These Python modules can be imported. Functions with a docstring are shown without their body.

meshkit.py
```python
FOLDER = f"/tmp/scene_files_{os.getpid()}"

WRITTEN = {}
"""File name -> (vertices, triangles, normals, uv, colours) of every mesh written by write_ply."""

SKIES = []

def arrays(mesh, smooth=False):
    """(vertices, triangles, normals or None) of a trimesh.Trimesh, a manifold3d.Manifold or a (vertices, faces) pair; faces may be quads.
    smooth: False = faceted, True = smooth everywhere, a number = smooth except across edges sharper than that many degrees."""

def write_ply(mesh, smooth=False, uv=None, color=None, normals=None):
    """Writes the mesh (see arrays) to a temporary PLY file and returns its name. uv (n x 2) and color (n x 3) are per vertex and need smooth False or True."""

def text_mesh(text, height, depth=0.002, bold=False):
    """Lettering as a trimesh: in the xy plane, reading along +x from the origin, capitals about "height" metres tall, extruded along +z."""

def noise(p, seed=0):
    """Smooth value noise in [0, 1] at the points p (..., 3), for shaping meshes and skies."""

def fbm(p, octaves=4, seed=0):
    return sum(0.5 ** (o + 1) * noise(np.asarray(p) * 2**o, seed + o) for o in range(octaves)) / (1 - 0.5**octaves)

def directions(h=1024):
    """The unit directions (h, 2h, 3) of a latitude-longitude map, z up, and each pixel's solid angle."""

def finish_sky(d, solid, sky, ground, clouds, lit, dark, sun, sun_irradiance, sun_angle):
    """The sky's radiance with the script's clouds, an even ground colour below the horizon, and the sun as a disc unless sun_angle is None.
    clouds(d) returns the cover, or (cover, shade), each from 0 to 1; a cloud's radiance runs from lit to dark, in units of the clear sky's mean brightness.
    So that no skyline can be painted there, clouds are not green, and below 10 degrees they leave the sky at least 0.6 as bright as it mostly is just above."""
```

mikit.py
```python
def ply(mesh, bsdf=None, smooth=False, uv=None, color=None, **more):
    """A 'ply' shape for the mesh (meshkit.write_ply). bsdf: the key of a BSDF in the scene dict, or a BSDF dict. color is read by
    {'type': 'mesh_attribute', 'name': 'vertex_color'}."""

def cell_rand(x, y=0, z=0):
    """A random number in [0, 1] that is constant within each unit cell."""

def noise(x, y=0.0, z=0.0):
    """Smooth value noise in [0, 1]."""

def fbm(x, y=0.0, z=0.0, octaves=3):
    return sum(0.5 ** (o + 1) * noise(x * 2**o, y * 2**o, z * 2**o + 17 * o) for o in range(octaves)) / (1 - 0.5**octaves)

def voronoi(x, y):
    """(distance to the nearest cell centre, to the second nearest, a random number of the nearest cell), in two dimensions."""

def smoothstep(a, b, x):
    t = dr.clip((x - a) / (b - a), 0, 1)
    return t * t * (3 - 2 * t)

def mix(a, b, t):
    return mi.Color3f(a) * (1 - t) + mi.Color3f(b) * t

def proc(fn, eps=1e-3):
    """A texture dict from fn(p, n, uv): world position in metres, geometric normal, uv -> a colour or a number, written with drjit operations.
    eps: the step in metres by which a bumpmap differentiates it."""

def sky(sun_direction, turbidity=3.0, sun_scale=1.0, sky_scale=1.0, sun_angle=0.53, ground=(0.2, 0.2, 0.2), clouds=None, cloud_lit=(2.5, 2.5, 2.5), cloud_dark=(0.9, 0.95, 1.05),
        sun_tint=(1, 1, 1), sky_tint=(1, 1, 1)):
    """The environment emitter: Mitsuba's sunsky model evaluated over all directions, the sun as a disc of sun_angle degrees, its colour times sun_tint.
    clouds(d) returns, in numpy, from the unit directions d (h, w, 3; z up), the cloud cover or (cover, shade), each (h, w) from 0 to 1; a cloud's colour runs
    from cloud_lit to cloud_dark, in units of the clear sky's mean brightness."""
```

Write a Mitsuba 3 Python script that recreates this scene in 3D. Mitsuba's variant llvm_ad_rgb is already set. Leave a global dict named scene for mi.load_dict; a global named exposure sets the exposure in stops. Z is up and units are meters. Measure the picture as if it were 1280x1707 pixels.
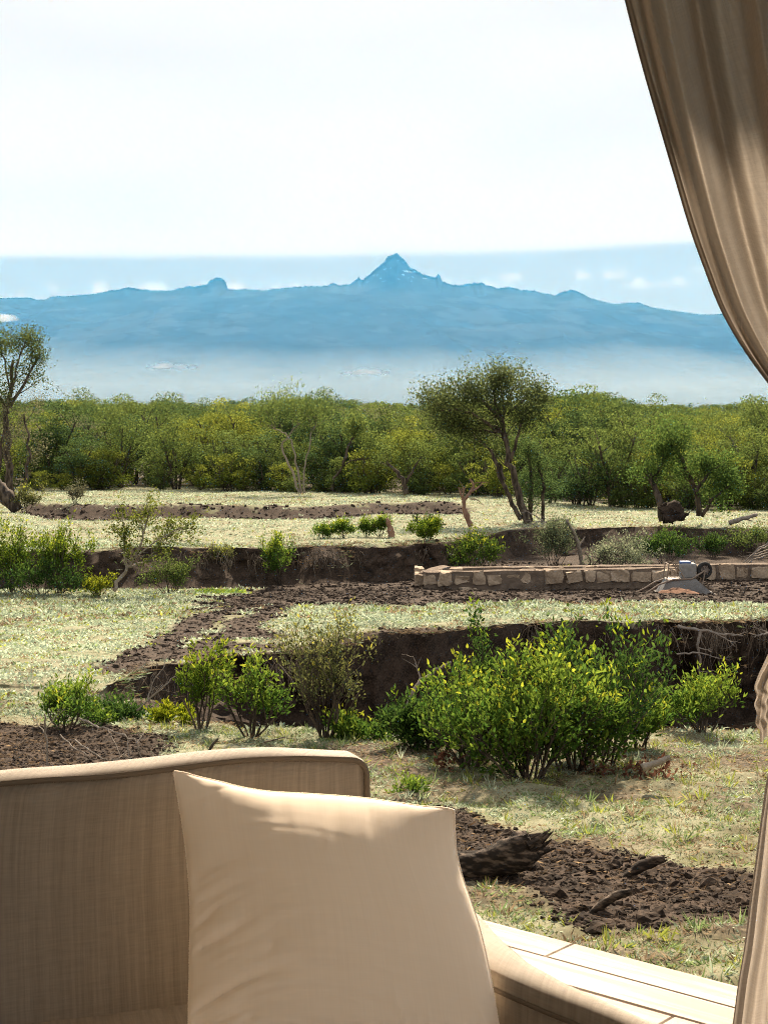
import math
import numpy as np, trimesh, drjit as dr, mitsuba as mi
import manifold3d as m3
from shapely import Polygon, LineString, points as sh_points, distance as sh_distance, contains_xy
import mikit, meshkit
from mikit import proc, noise, fbm, smoothstep, mix

# ------------------------------------------------------------------ camera, sky, exposure
exposure = 1.75
F, CX, HY = 2600.0, 640.0, 690.0          # lens: pixels of the 1280-wide photograph per unit tangent, centre column, eye-level row
T = mi.ScalarTransform4f
scene, labels = {}, {}
scene['camera'] = {
    'fov': 2 * math.degrees(math.atan(640 / F)), 'fov_axis': 'x', 'type': 'perspective',
    'near_clip': 0.05, 'far_clip': 90000.0, 'principal_point_offset_y': (853.5 - HY) / 1707.0,
    'to_world': T().look_at(origin=[0, 0, 0], target=[0, 1, 0], up=[0, 0, 1]),
    'medium': {'type': 'ref', 'id': 'haze_air'}}
SUN_AZ, SUN_EL = math.radians(8), math.radians(41)
SUN = [math.sin(SUN_AZ) * math.cos(SUN_EL), math.cos(SUN_AZ) * math.cos(SUN_EL), math.sin(SUN_EL)]


def cloud_cover(d):
    t = d[..., 2] / np.maximum(np.hypot(d[..., 0], d[..., 1]), 1e-6)
    az = np.arctan2(d[..., 0], d[..., 1])
    edge = 0.1015 + 0.026 * np.sin(az) + 0.006 * (meshkit.fbm(np.stack([az * 5, az * 0 + 3, t * 0], -1), 3, 4) - 0.5)
    s = np.clip((t - edge + 0.0012) / 0.006, 0, 1)
    cover = s * s * (3 - 2 * s)
    n = meshkit.fbm(np.stack([d[..., 0] * 6, d[..., 1] * 6, t * 22], -1), 4, 9)
    shade = np.clip((n - 0.40) * 1.6, 0, 0.6) + 0.10 * np.clip(1 - (t - edge) / 0.05, 0, 1)
    # small cumulus heads standing behind the ridge, all along it
    puff = np.clip((meshkit.fbm(np.stack([az * 105, t * 300, az * 0 + 1.7], -1), 4, 21) - 0.50) * 7, 0, 1)
    band = np.exp(-((t - 0.0815 - 0.004 * np.sin(az * 9)) / 0.0045) ** 2)
    cover = np.maximum(cover, np.clip(puff * band * 1.3, 0, 1))
    return cover, shade


scene['sky'] = mikit.sky(SUN, turbidity=3, sun_scale=3.0, sky_scale=1.0, sky_tint=(0.74, 0.63, 0.62), sun_angle=2.6, ground=(0.16, 0.16, 0.12), clouds=cloud_cover,
                         cloud_lit=(5.2, 5.15, 5.2), cloud_dark=(4.5, 4.45, 4.5), sun_tint=(0.96, 1.0, 1.09))

# ------------------------------------------------------------------ helpers
taken = {}


def numbered(name):
    k = taken.get(name, 0)
    taken[name] = k + 1
    return name if k == 0 else f'{name}_{k:03d}'


def put(key, mesh, bsdf, smooth=False, uv=None, color=None, **more):
    scene[key] = mikit.ply(mesh, 'mat_' + bsdf if isinstance(bsdf, str) else bsdf, smooth, uv, color, **more)
    return key


def tag(key, label=None, category=None, group=None, kind=None):
    e = {}
    for k, v in (('label', label), ('category', category), ('group', group), ('kind', kind)):
        if v:
            e[k] = v
    labels[key] = e


def at(px, py, Y):
    return np.array([(px - CX) / F * Y, Y, -(py - HY) / F * Y])


def rand_unit(rng, n):
    v = rng.normal(size=(n, 3))
    return v / np.linalg.norm(v, axis=1, keepdims=True)


def unit(v):
    v = np.asarray(v, float)
    return v / np.maximum(np.linalg.norm(v, axis=-1, keepdims=True), 1e-9)


def join(meshes):
    vs, fs, n = [], [], 0
    for v, f in meshes:
        vs.append(v)
        fs.append(np.asarray(f) + n)
        n += len(v)
    return np.vstack(vs), np.vstack(fs)


def tube(points, radii, sides=5, cap=True):
    p = np.asarray(points, float)
    r = np.broadcast_to(np.asarray(radii, float), (len(p),))
    t = unit(np.gradient(p, axis=0))
    a = np.zeros_like(p)
    ref = np.array([0, 0, 1.0]) if abs(t[0, 2]) < 0.9 else np.array([1.0, 0, 0])
    x = unit(np.cross(t[0], ref))
    for i in range(len(p)):
        x = unit(x - t[i] * np.dot(x, t[i]))
        a[i] = x
    b = np.cross(t, a)
    ang = np.arange(sides) * 2 * np.pi / sides
    v = (p[:, None] + r[:, None, None] * (np.cos(ang)[None, :, None] * a[:, None] + np.sin(ang)[None, :, None] * b[:, None])).reshape(-1, 3)
    i, j = np.meshgrid(np.arange(len(p) - 1), np.arange(sides), indexing='ij')
    q = np.stack([i * sides + j, i * sides + (j + 1) % sides, (i + 1) * sides + (j + 1) % sides, (i + 1) * sides + j], -1).reshape(-1, 4)
    f = np.vstack([q[:, [0, 1, 2]], q[:, [0, 2, 3]]])
    if cap:
        n = len(v)
        v = np.vstack([v, p[:1], p[-1:]])
        k = np.arange(sides)
        f = np.vstack([f, np.stack([(k + 1) % sides, k, k * 0 + n], 1), np.stack([k + (len(p) - 1) * sides, (k + 1) % sides + (len(p) - 1) * sides, k * 0 + n + 1], 1)])
    return v, f


def leaves(c, d, L, W, rng, fine=False, fold=0.25, nrm=None):
    """Leaf faces at the points c, growing along d. fine: six corners with a folded midrib; else a diamond."""
    n = len(c)
    d = unit(d)
    nr = rand_unit(rng, n) if nrm is None else nrm
    s = unit(np.cross(d, nr))
    u = np.cross(s, d)
    L, W = (np.broadcast_to(x, (n,))[:, None] for x in (L, W))
    if fine:
        k = [c, c + d * L * 0.35 + s * W * 0.5 + u * W * fold, c + d * L * 0.38, c + d * L * 0.35 - s * W * 0.5 + u * W * fold,
             c + d * L * 0.72 + s * W * 0.36 + u * W * fold * 0.5, c + d * L * 0.72 - s * W * 0.36 + u * W * fold * 0.5, c + d * L - u * W * 0.15]
        v = np.stack(k, 1).reshape(-1, 3)
        t = np.array([[0, 1, 2], [0, 2, 3], [2, 1, 4], [2, 5, 3], [2, 4, 6], [2, 6, 5]])
    else:
        k = [c, c + d * L * 0.45 + s * W * 0.5, c + d * L, c + d * L * 0.45 - s * W * 0.5]
        v = np.stack(k, 1).reshape(-1, 3)
        t = np.array([[0, 1, 2], [0, 2, 3]])
    m = len(k)
    f = (t[None] + np.arange(n)[:, None, None] * m).reshape(-1, 3)
    return v, f, m


def grow(rng, p, d, L, r, lev, last, out, twigs, spread=0.7, up=0.25, kids=(3, 5), wander=0.25, seg=5, shrink=(0.5, 0.75), start=0.3):
    pts = [np.array(p, float)]
    d = unit(d)
    for k in range(seg):
        d = unit(d + rng.normal(size=3) * wander * 0.5 + np.array([0, 0, up * 0.3]))
        pts.append(pts[-1] + d * L / seg)
    pts = np.array(pts)
    rad = np.linspace(r, r * (0.45 if lev < last else 0.3), len(pts))
    out.append((pts, rad, lev))
    if lev >= last:
        twigs.append(pts)
        return
    for _ in range(rng.integers(kids[0], kids[1] + 1)):
        t = start + (1 - start) * rng.random()
        i = min(int(t * seg), seg - 1)
        q = pts[i] + (pts[i + 1] - pts[i]) * (t * seg - i)
        dd = unit(unit(pts[i + 1] - pts[i]) + rand_unit(rng, 1)[0] * spread + np.array([0, 0, up]))
        grow(rng, q, dd, L * rng.uniform(*shrink), rad[i] * 0.6, lev + 1, last, out, twigs, spread, up, kids, wander, max(3, seg - 1), shrink, start)
    twigs.append(pts[-2:])


def wood(out, sides=(7, 5, 4, 3, 3), least=0.0):
    return join([tube(p, np.maximum(r, least), sides[min(l, 4)]) for p, r, l in out])


def twig_leaves(rng, twigs, per, jitter, lo=0.15):
    """Points and growth directions of leaves set along twigs."""
    c, d, tt = [], [], []
    for pts in twigs:
        t = lo + (1 - lo) * rng.random(per) ** 0.7
        x = t * (len(pts) - 1)
        i = np.minimum(x.astype(int), len(pts) - 2)
        q = pts[i] + (pts[i + 1] - pts[i]) * (x - i)[:, None]
        ax = unit(pts[i + 1] - pts[i])
        c.append(q + rng.normal(size=(per, 3)) * jitter)
        d.append(unit(ax + rand_unit(rng, per) * 0.9))
        tt.append(t)
    return np.vstack(c), np.vstack(d), np.concatenate(tt)


def tint(rng, n, a, b, jit=0.18, t=None):
    t = rng.random(n) if t is None else t
    col = np.asarray(a)[None] * (1 - t[:, None]) + np.asarray(b)[None] * t[:, None]
    return np.clip(col * (1 + rng.normal(size=(n, 1)) * jit), 0.005, 0.95)


m3_octa = trimesh.Trimesh([[1, 0, 0], [-1, 0, 0], [0, 1, 0], [0, -1, 0], [0, 0, 1], [0, 0, -1]], [[0, 2, 4], [2, 1, 4], [1, 3, 4], [3, 0, 4], [2, 0, 5], [1, 2, 5], [3, 1, 5], [0, 3, 5]], process=False)


def icos(c, size, rng, squash=0.75, rough=0.3, sub=0):
    b = trimesh.creation.icosphere(subdivisions=sub) if sub >= 0 else m3_octa
    m = len(b.vertices)
    bv, bf = np.array(b.vertices), np.array(b.faces)
    n = len(c)
    sc = rng.uniform(0.7, 1.3, (n, 1, 3)) * np.array([1, 1, squash])
    v = bv[None] * (1 + rng.uniform(-rough, rough, (n, m, 1))) * sc * np.asarray(size)[:, None, None]
    ang = rng.random(n) * 6.28
    ca, sa = np.cos(ang)[:, None], np.sin(ang)[:, None]
    v = np.stack([v[..., 0] * ca - v[..., 1] * sa, v[..., 0] * sa + v[..., 1] * ca, v[..., 2]], -1)
    v = v + np.asarray(c)[:, None, :]
    f = (bf[None] + (np.arange(n) * m)[:, None, None]).reshape(-1, 3)
    return v.reshape(-1, 3), f


# ------------------------------------------------------------------ materials
def bsdf(key, d):
    scene['mat_' + key] = d
    return key


VC = {'type': 'mesh_attribute', 'name': 'vertex_color'}


def thin(key, color, trans, rough, spec=1.5):
    return bsdf(key, {'type': 'principledthin', 'base_color': color, 'diff_trans': trans, 'roughness': rough, 'eta': spec})


def two(key, color, rough=0.8, spec=0.35, **more):
    return bsdf(key, {'type': 'twosided', 'bsdf': {'type': 'principled', 'base_color': color, 'roughness': rough, 'specular': spec, **more}})


def rgb(*c):
    return {'type': 'rgb', 'value': list(c)}


thin('leaf', VC, 1.1, 0.26)
thin('far_leaf', VC, 0.9, 0.6)
thin('grass_blade', VC, 1.05, 0.45)


def ground_color(p, n, uv):
    a = fbm(p.x * 7, p.y * 7, p.z * 7, 3)
    b = noise(p.x * 55, p.y * 55, p.z * 55)
    big = fbm(p.x * 0.9, p.y * 0.9, 3.0, 2)
    soil = mix((0.015, 0.0105, 0.0075), (0.055, 0.038, 0.027), smoothstep(0.25, 0.75, a * 0.6 + b * 0.4))
    soil = mix(soil, (0.070, 0.051, 0.038), smoothstep(0.6, 0.9, b) * 0.5)
    litter = mix((0.036, 0.025, 0.017), (0.125, 0.095, 0.063), smoothstep(0.3, 0.8, b))
    pale = mix((0.12, 0.12, 0.065), (0.21, 0.21, 0.135), smoothstep(0.3, 0.7, a))
    turf = mix(litter, pale, smoothstep(0.1, 0.9, uv.y + (big - 0.5) * 0.6))
    return mix(turf, soil, smoothstep(0.35, 0.62, uv.x + (a - 0.5) * 0.55))


two('ground', proc(ground_color), 0.95, 0.15)


def soil_color(p, n, uv):
    a = fbm(p.x * 9, p.y * 9, p.z * 9, 3)
    b = noise(p.x * 70, p.y * 70, p.z * 70)
    return mix((0.012, 0.0085, 0.0065), (0.066, 0.047, 0.034), smoothstep(0.3, 0.8, a * 0.6 + b * 0.4))


two('soil', proc(soil_color), 0.95, 0.15)


def bark_color(p, n, uv):
    a = fbm(p.x * 14, p.y * 14, p.z * 3, 3)
    return mix((0.030, 0.023, 0.018), (0.115, 0.092, 0.072), smoothstep(0.3, 0.75, a))


two('bark', proc(bark_color), 0.9, 0.2)
two('pale_bark', proc(lambda p, n, uv: mix((0.12, 0.10, 0.08), (0.31, 0.27, 0.225), fbm(p.x * 12, p.y * 12, p.z * 4, 3))), 0.85, 0.2)
two('red_bark', proc(lambda p, n, uv: mix((0.14, 0.078, 0.052), (0.30, 0.185, 0.13), fbm(p.x * 12, p.y * 12, p.z * 4, 3))), 0.85, 0.2)


def mountain_color(p, n, uv):
    q = p * 0.001
    a = fbm(q.x * 1.6, q.y * 1.0, q.z * 2, 4)
    rock = mix((0.020, 0.026, 0.024), (0.042, 0.046, 0.040), a)
    moor = smoothstep(0.52, 0.66, fbm(q.x * 1.3, q.y * 0.5, q.z * 2.4, 4)) * smoothstep(0.9, 1.6, q.z)
    col = mix(rock, (0.13, 0.125, 0.09), moor * 0.12)
    snow = smoothstep(0.60, 0.72, fbm(q.x * 6, q.y * 6, q.z * 11, 4)) * smoothstep(3.10, 3.40, q.z)
    return mix(col, (0.6, 0.62, 0.64), snow * 0.7)


bsdf('mountain_rock', {'type': 'twosided', 'bsdf': {'type': 'diffuse', 'reflectance': proc(mountain_color, 5.0)}})

# ------------------------------------------------------------------ terrain
def curve(*pts):
    x, y = zip(*pts)
    return lambda q: np.interp(q, x, y)


def slope_y(py):                       # distance at which a sight line of that photograph row meets the long slope
    return 1.7915 / ((py - HY) / F - 0.0617)


def z_slope(Y):
    return np.maximum(-2.1 - (Y - 5) * 0.0617, -3.95)


col = lambda a: CX + F * a             # direction X / Y -> photograph column
near_lip = curve((-900, 1150), (0, 1158), (120, 1165), (180, 1172), (280, 1192), (400, 1212), (560, 1224), (640, 1228), (750, 1238), (900, 1222), (1090, 1216), (1280, 1208), (2200, 1200))
far_lip = curve((-900, 1149), (0, 1157), (120, 1160), (170, 1150), (230, 1125), (330, 1098), (440, 1088), (540, 1078), (640, 1062), (760, 1052), (880, 1044), (1070, 1042), (1280, 1034), (2200, 1028))
gully_deep = curve((130, 0.0), (200, 0.25), (330, 0.6), (480, 1.2), (620, 1.75), (900, 1.9), (1300, 1.9))
bank_base = curve((-900, 37.0), (0, 34.8), (150, 35.0), (340, 35.6), (480, 36.2), (640, 37.0), (740, 37.8), (800, 40.0), (860, 42.2), (950, 43.6), (1100, 43.8), (1280, 43.0), (2200, 43.0))
bank_top = curve((-900, 37.6), (0, 35.5), (150, 35.8), (340, 36.4), (480, 36.9), (640, 37.7), (740, 38.6), (800, 41.0), (860, 43.2), (950, 44.6), (1100, 44.8), (1280, 44.0), (2200, 44.0))
scar_deep = curve((20, 0.0), (60, 0.5), (300, 0.5), (500, 0.4), (740, 0.45), (800, 0.1), (860, 0.0))
Y_SCAR = 57.0


front_y = curve((-400, 81), (0, 80), (300, 81), (480, 77), (560, 76), (700, 74), (760, 73), (860, 67), (950, 61), (1060, 58), (1280, 57), (1700, 57))


def z_top(Y):
    return np.interp(Y, [36, 80, 150, 400, 1300, 2500], [-3.14, -3.90, -4.0, -1.6, 4.5, -4.0])


def lumps(X, Y):
    p = np.stack([X, Y, X * 0], -1)
    return 0.16 * (meshkit.fbm(p * 0.35, 3, 1) - 0.5) + 0.07 * (meshkit.fbm(p * 2.1, 3, 2) - 0.5) * np.clip(25 / Y, 0.3, 1) + 0.075 * (meshkit.fbm(p * 4.5, 3, 4) - 0.5) * np.clip((18 - Y) / 6, 0, 1)


def scar_y(X):
    return Y_SCAR + 2.2 * np.sin(X * 0.23) + 0.9 * np.sin(X * 0.9 + 1) + 2.2 * (meshkit.fbm(np.stack([X * 0.9, X * 0, X * 0], -1), 4, 17) - 0.5)


def region(*px):                       # an outline on the long slope, given by where its corners lie
    return Polygon([((x - CX) / F * slope_y(y), slope_y(y)) for x, y in px]).buffer(0)


SOIL_RIGHT = region((735, 1350), (830, 1384), (900, 1398), (1000, 1412), (1090, 1438), (1180, 1452), (1250, 1462), (1420, 1475), (1420, 1545), (1250, 1537), (1180, 1532), (1080, 1545), (1000, 1545), (935, 1512), (860, 1478), (735, 1452))
SOIL_LEFT = region((-300, 1196), (0, 1200), (120, 1206), (225, 1226), (265, 1250), (225, 1290), (100, 1330), (-300, 1330))
SOIL_WALL = Polygon([(-3.6, 27.5), (-3.3, 33), (-2.5, 36.6), (0, 37.2), (2.6, 40), (4, 44.4), (14, 44.4), (14, 31.5), (9, 30.4), (4.5, 30.0), (1.0, 29.6), (-1.2, 29.4)])
RUTS = [LineString([((x - CX) / F * slope_y(y), slope_y(y)) for x, y in l]) for l in
        ([(440, 1000), (392, 1016), (330, 1042), (262, 1080), (196, 1122)], [(470, 1006), (420, 1040), (372, 1062), (310, 1096)])]


def sdist(poly, X, Y):
    p = sh_points(X, Y)
    d = sh_distance(poly.exterior, p)
    return np.where(contains_xy(poly, X, Y), d, -d)


def soil_mask(X, Y):
    """How bare the ground is, 0 to 1, and how green the turf is, 0 to 1."""
    sh = X.shape
    X, Y = X.ravel(), Y.ravel()
    x = col(X / Y)
    m = np.zeros(len(X))
    w = meshkit.fbm(np.stack([X * 1.3, Y * 1.3, X * 0], -1), 4, 5) - 0.5
    for poly, soft in ((SOIL_RIGHT, 0.16), (SOIL_LEFT, 0.2), (SOIL_WALL, 0.7)):
        m = np.maximum(m, np.clip(0.5 + (sdist(poly, X, Y) + w * soft * 3.0) / (2 * soft), 0, 1))
    p = sh_points(X, Y)
    for l in RUTS:
        m = np.maximum(m, np.clip(1.15 - (sh_distance(l, p) - w * 0.35) / 0.45, 0, 1))
    yf, yn = slope_y(far_lip(x)), slope_y(near_lip(x))
    lip = np.clip(1 - (Y - yf + w * 1.6) / 1.3, 0, 1) * (Y > yf - 0.3) * np.clip(gully_deep(x) * 1.2, 0, 1)
    m = np.maximum(m, lip * 0.75)
    broken = np.clip(1 - np.hypot((x - 400) / 120, (slope_y(1065) - Y) / 4.5), 0, 1) * 1.5
    m = np.maximum(m, np.clip(broken * (0.5 + w * 2.4), 0, 0.8))
    inside = (Y > yn + 0.1) & (Y < yf - 0.05) & (gully_deep(x) > 0.02)
    m = np.where(inside, np.maximum(m, np.clip(0.45 + gully_deep(x), 0, 1)), m)
    yb, yt = bank_base(x), bank_top(x)
    m = np.where((Y > yb - 0.4) & (Y < yt + 0.1), 1.0, m)
    dys = Y - scar_y(X)
    m = np.maximum(m, np.clip(1.5 - np.abs(dys + 1.0 + w * 2) / 2.4, 0, 1) * np.clip(scar_deep(x) * 3, 0, 1) * 0.95)
    m = np.maximum(m, np.clip((Y - front_y(x) - 0.5) / 3, 0, 0.55))
    far = np.clip((Y - 14) / 8, 0, 1)
    green = 0.52 + 0.38 * far + w * (1.5 - 0.8 * far)
    return np.clip(m, 0, 1).reshape(sh), np.clip(green, 0, 1).reshape(sh)


def ground_z(X, Y):
    X, Y = np.asarray(X, float), np.asarray(Y, float)
    x = col(X / Y)
    zs = z_slope(Y)
    yn, yf, yb, yt = slope_y(near_lip(x)), slope_y(far_lip(x)), bank_base(x), bank_top(x)
    D = gully_deep(x)
    dip = D * np.clip((Y - yn) / 0.6, 0, 1) * np.clip((yf - Y) / 0.3, 0, 1)
    z = zs - dip
    ds = Y - scar_y(X)
    st = np.clip(ds / 1.5, 0, 1)
    st = st * st * (3 - 2 * st)
    sc = scar_deep(x) * (np.clip((ds + 6) / 6, 0, 1) * 0.5 * (1 - st) - 0.40 * st * np.clip(1 - (ds - 1.5) / 8, 0, 1)) + 0.25 * scar_deep(x) * (meshkit.fbm(np.stack([X * 1.1, Y * 0.7, X * 0], -1), 4, 18) - 0.5) * (np.abs(ds) < 4)
    up = z_top(Y) - sc
    k = np.clip((Y - yb) / (yt - yb), 0, 1)
    return np.where(Y < yb, z, z * (1 - k) + up * k) + lumps(X, Y)


def build_ground():
    a = np.concatenate([np.linspace(-1.3, -0.30, 34)[:-1], np.linspace(-0.30, 0.30, 430), np.linspace(0.30, 1.3, 34)[1:]])
    x = col(a)
    yn, yf, yb, yt = slope_y(near_lip(x)), slope_y(far_lip(x)), bank_base(x), bank_top(x)
    D = gully_deep(x)
    yf = np.maximum(yf, yn + 0.12)
    rows = []                                  # each: Y, z, wall (0 or 1)

    def flat(y0, y1, n, power=1.0):
        for t in np.linspace(0, 1, n, endpoint=False) ** power:
            Y = y0 * (1 - t) + y1 * t
            rows.append((Y, ground_z(a * Y, Y), 0.0))

    wallno = {}

    def wall(y0, z0, y1, z1, n, tag_, bulge=0.0):
        X0 = a * y0
        for t in np.linspace(0, 1, n):
            h = np.abs(z1 - z0)
            z = z0 * (1 - t) + z1 * t
            Y = y0 * (1 - t) + y1 * t
            p = np.stack([X0 * 2.0, z * 1.6 + 5, X0 * 0 + tag_], -1)
            q = np.stack([X0 * 6, z * 5, X0 * 0 + tag_], -1)
            r = (meshkit.fbm(p, 4, 7) - 0.5) * 1.0 + (meshkit.fbm(q, 3, 8) - 0.5) * 0.45
            Y = Y + r * np.clip(h, 0, 1) * math.sin(math.pi * min(max(t, 0.0), 1.0)) ** 0.6 + bulge * np.clip(h, 0, 1) * math.sin(math.pi * t)
            rows.append((Y, z, 1.0))

    wob = (meshkit.fbm(np.stack([a * 16, a * 0, a * 0], -1), 3, 3) - 0.5)
    wobf = (meshkit.fbm(np.stack([a * 55, a * 0 + 9, a * 0], -1), 2, 13) - 0.5)
    yn, yf = yn + wob * 0.7, yf + (wob * 2.6 + wobf * 0.45) * np.clip(D, 0, 1)
    wob2 = (meshkit.fbm(np.stack([a * 26, a * 0 + 4, a * 0], -1), 3, 6) - 0.5)
    wobg = (meshkit.fbm(np.stack([a * 90, a * 0 + 2, a * 0], -1), 2, 16) - 0.5)
    yb, yt = yb + wob2 * 1.6, yt + wob2 * 2.0 + wobg * 0.5
    yt = np.maximum(yt, yb + 0.15)
    flat(np.full_like(a, 2.6), np.full_like(a, 5.6), 14)
    flat(np.full_like(a, 5.6), yn, 130)
    zn = z_slope(yn) + lumps(a * yn, yn)
    wall(yn, zn, yn + 0.5, zn - D * 0.9, 10, 1)
    y0, y1 = yn + 0.6, np.maximum(yf - wobf * 0.45 * np.clip(D, 0, 1) - 0.1, yn + 0.65)
    for t in np.linspace(0, 1, 26):
        Y = y0 * (1 - t) + y1 * t
        rows.append((Y, z_slope(Y) - D * (0.9 + 0.1 * math.sin(3 * t)) + lumps(a * Y, Y) * 2 * np.clip(D, 0.5, 1), 0.0))
    zf = z_slope(yf) + lumps(a * yf, yf) + wobf * 0.15 * np.clip(D, 0, 1)
    wall(y1 + 0.02, rows[-1][1], np.maximum(yf, y1 + 0.05), zf, 34, 2, 0.22)
    flat(np.maximum(yf, y1 + 0.05) + 0.03, yb, 84)
    z0 = ground_z(a * yb, yb - 0.02)
    wall(yb, z0, yt, z_top(yt) + lumps(a * yt, yt), 34, 3, 0.2)
    ys = scar_y(a * Y_SCAR)
    flat(yt + 0.05, ys - 4, 30)
    flat(ys - 4, ys - 0.05, 22)
    flat(ys, ys + 1.6, 14)
    flat(ys + 1.6, np.full_like(a, 80.0), 28)
    flat(np.full_like(a, 80.0), np.full_like(a, 2500.0), 34, 2.5)
    Y, Z, Wl = np.array([r[0] for r in rows]), np.array([r[1] for r in rows]), np.array([np.full_like(a, r[2]) for r in rows])
    X = a[None] * Y
    v = np.stack([X, Y, Z], -1).reshape(-1, 3)
    n, m = len(a), len(rows)
    i, j = np.meshgrid(np.arange(m - 1), np.arange(n - 1), indexing='ij')
    q = np.stack([i * n + j, i * n + j + 1, (i + 1) * n + j + 1, (i + 1) * n + j], -1).reshape(-1, 4)
    soil, green = soil_mask(X, Y)
    soil = np.maximum(soil, Wl * np.clip(D * 3, 0, 1)[None] * (Y < 30) + Wl * (Y > 30))
    uv = np.stack([soil.ravel(), green.ravel()], -1)
    put('ground', (v, q), 'ground', True, uv=uv)
    tag('ground', 'pale dewy grassland cut by dark eroded earth banks and gullies', None, None, 'structure')


build_ground()
# the plain beyond the woods, out to the mountain's foot
g = np.linspace(-1, 1, 41)
gx, gy = np.meshgrid(g * 40000, np.linspace(1800, 39000, 41), indexing='ij')
i, j = np.meshgrid(np.arange(40), np.arange(40), indexing='ij')
put('plain', (np.stack([gx, gy, gx * 0 - 4.4], -1).reshape(-1, 3), np.stack([i * 41 + j, (i + 1) * 41 + j, (i + 1) * 41 + j + 1, i * 41 + j + 1], -1).reshape(-1, 4)), two('plain_cover', rgb(0.05, 0.06, 0.03), 0.95, 0.1), True)
tag('plain', 'distant wooded plain reaching to the foot of the mountain', None, None, 'structure')


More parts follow.
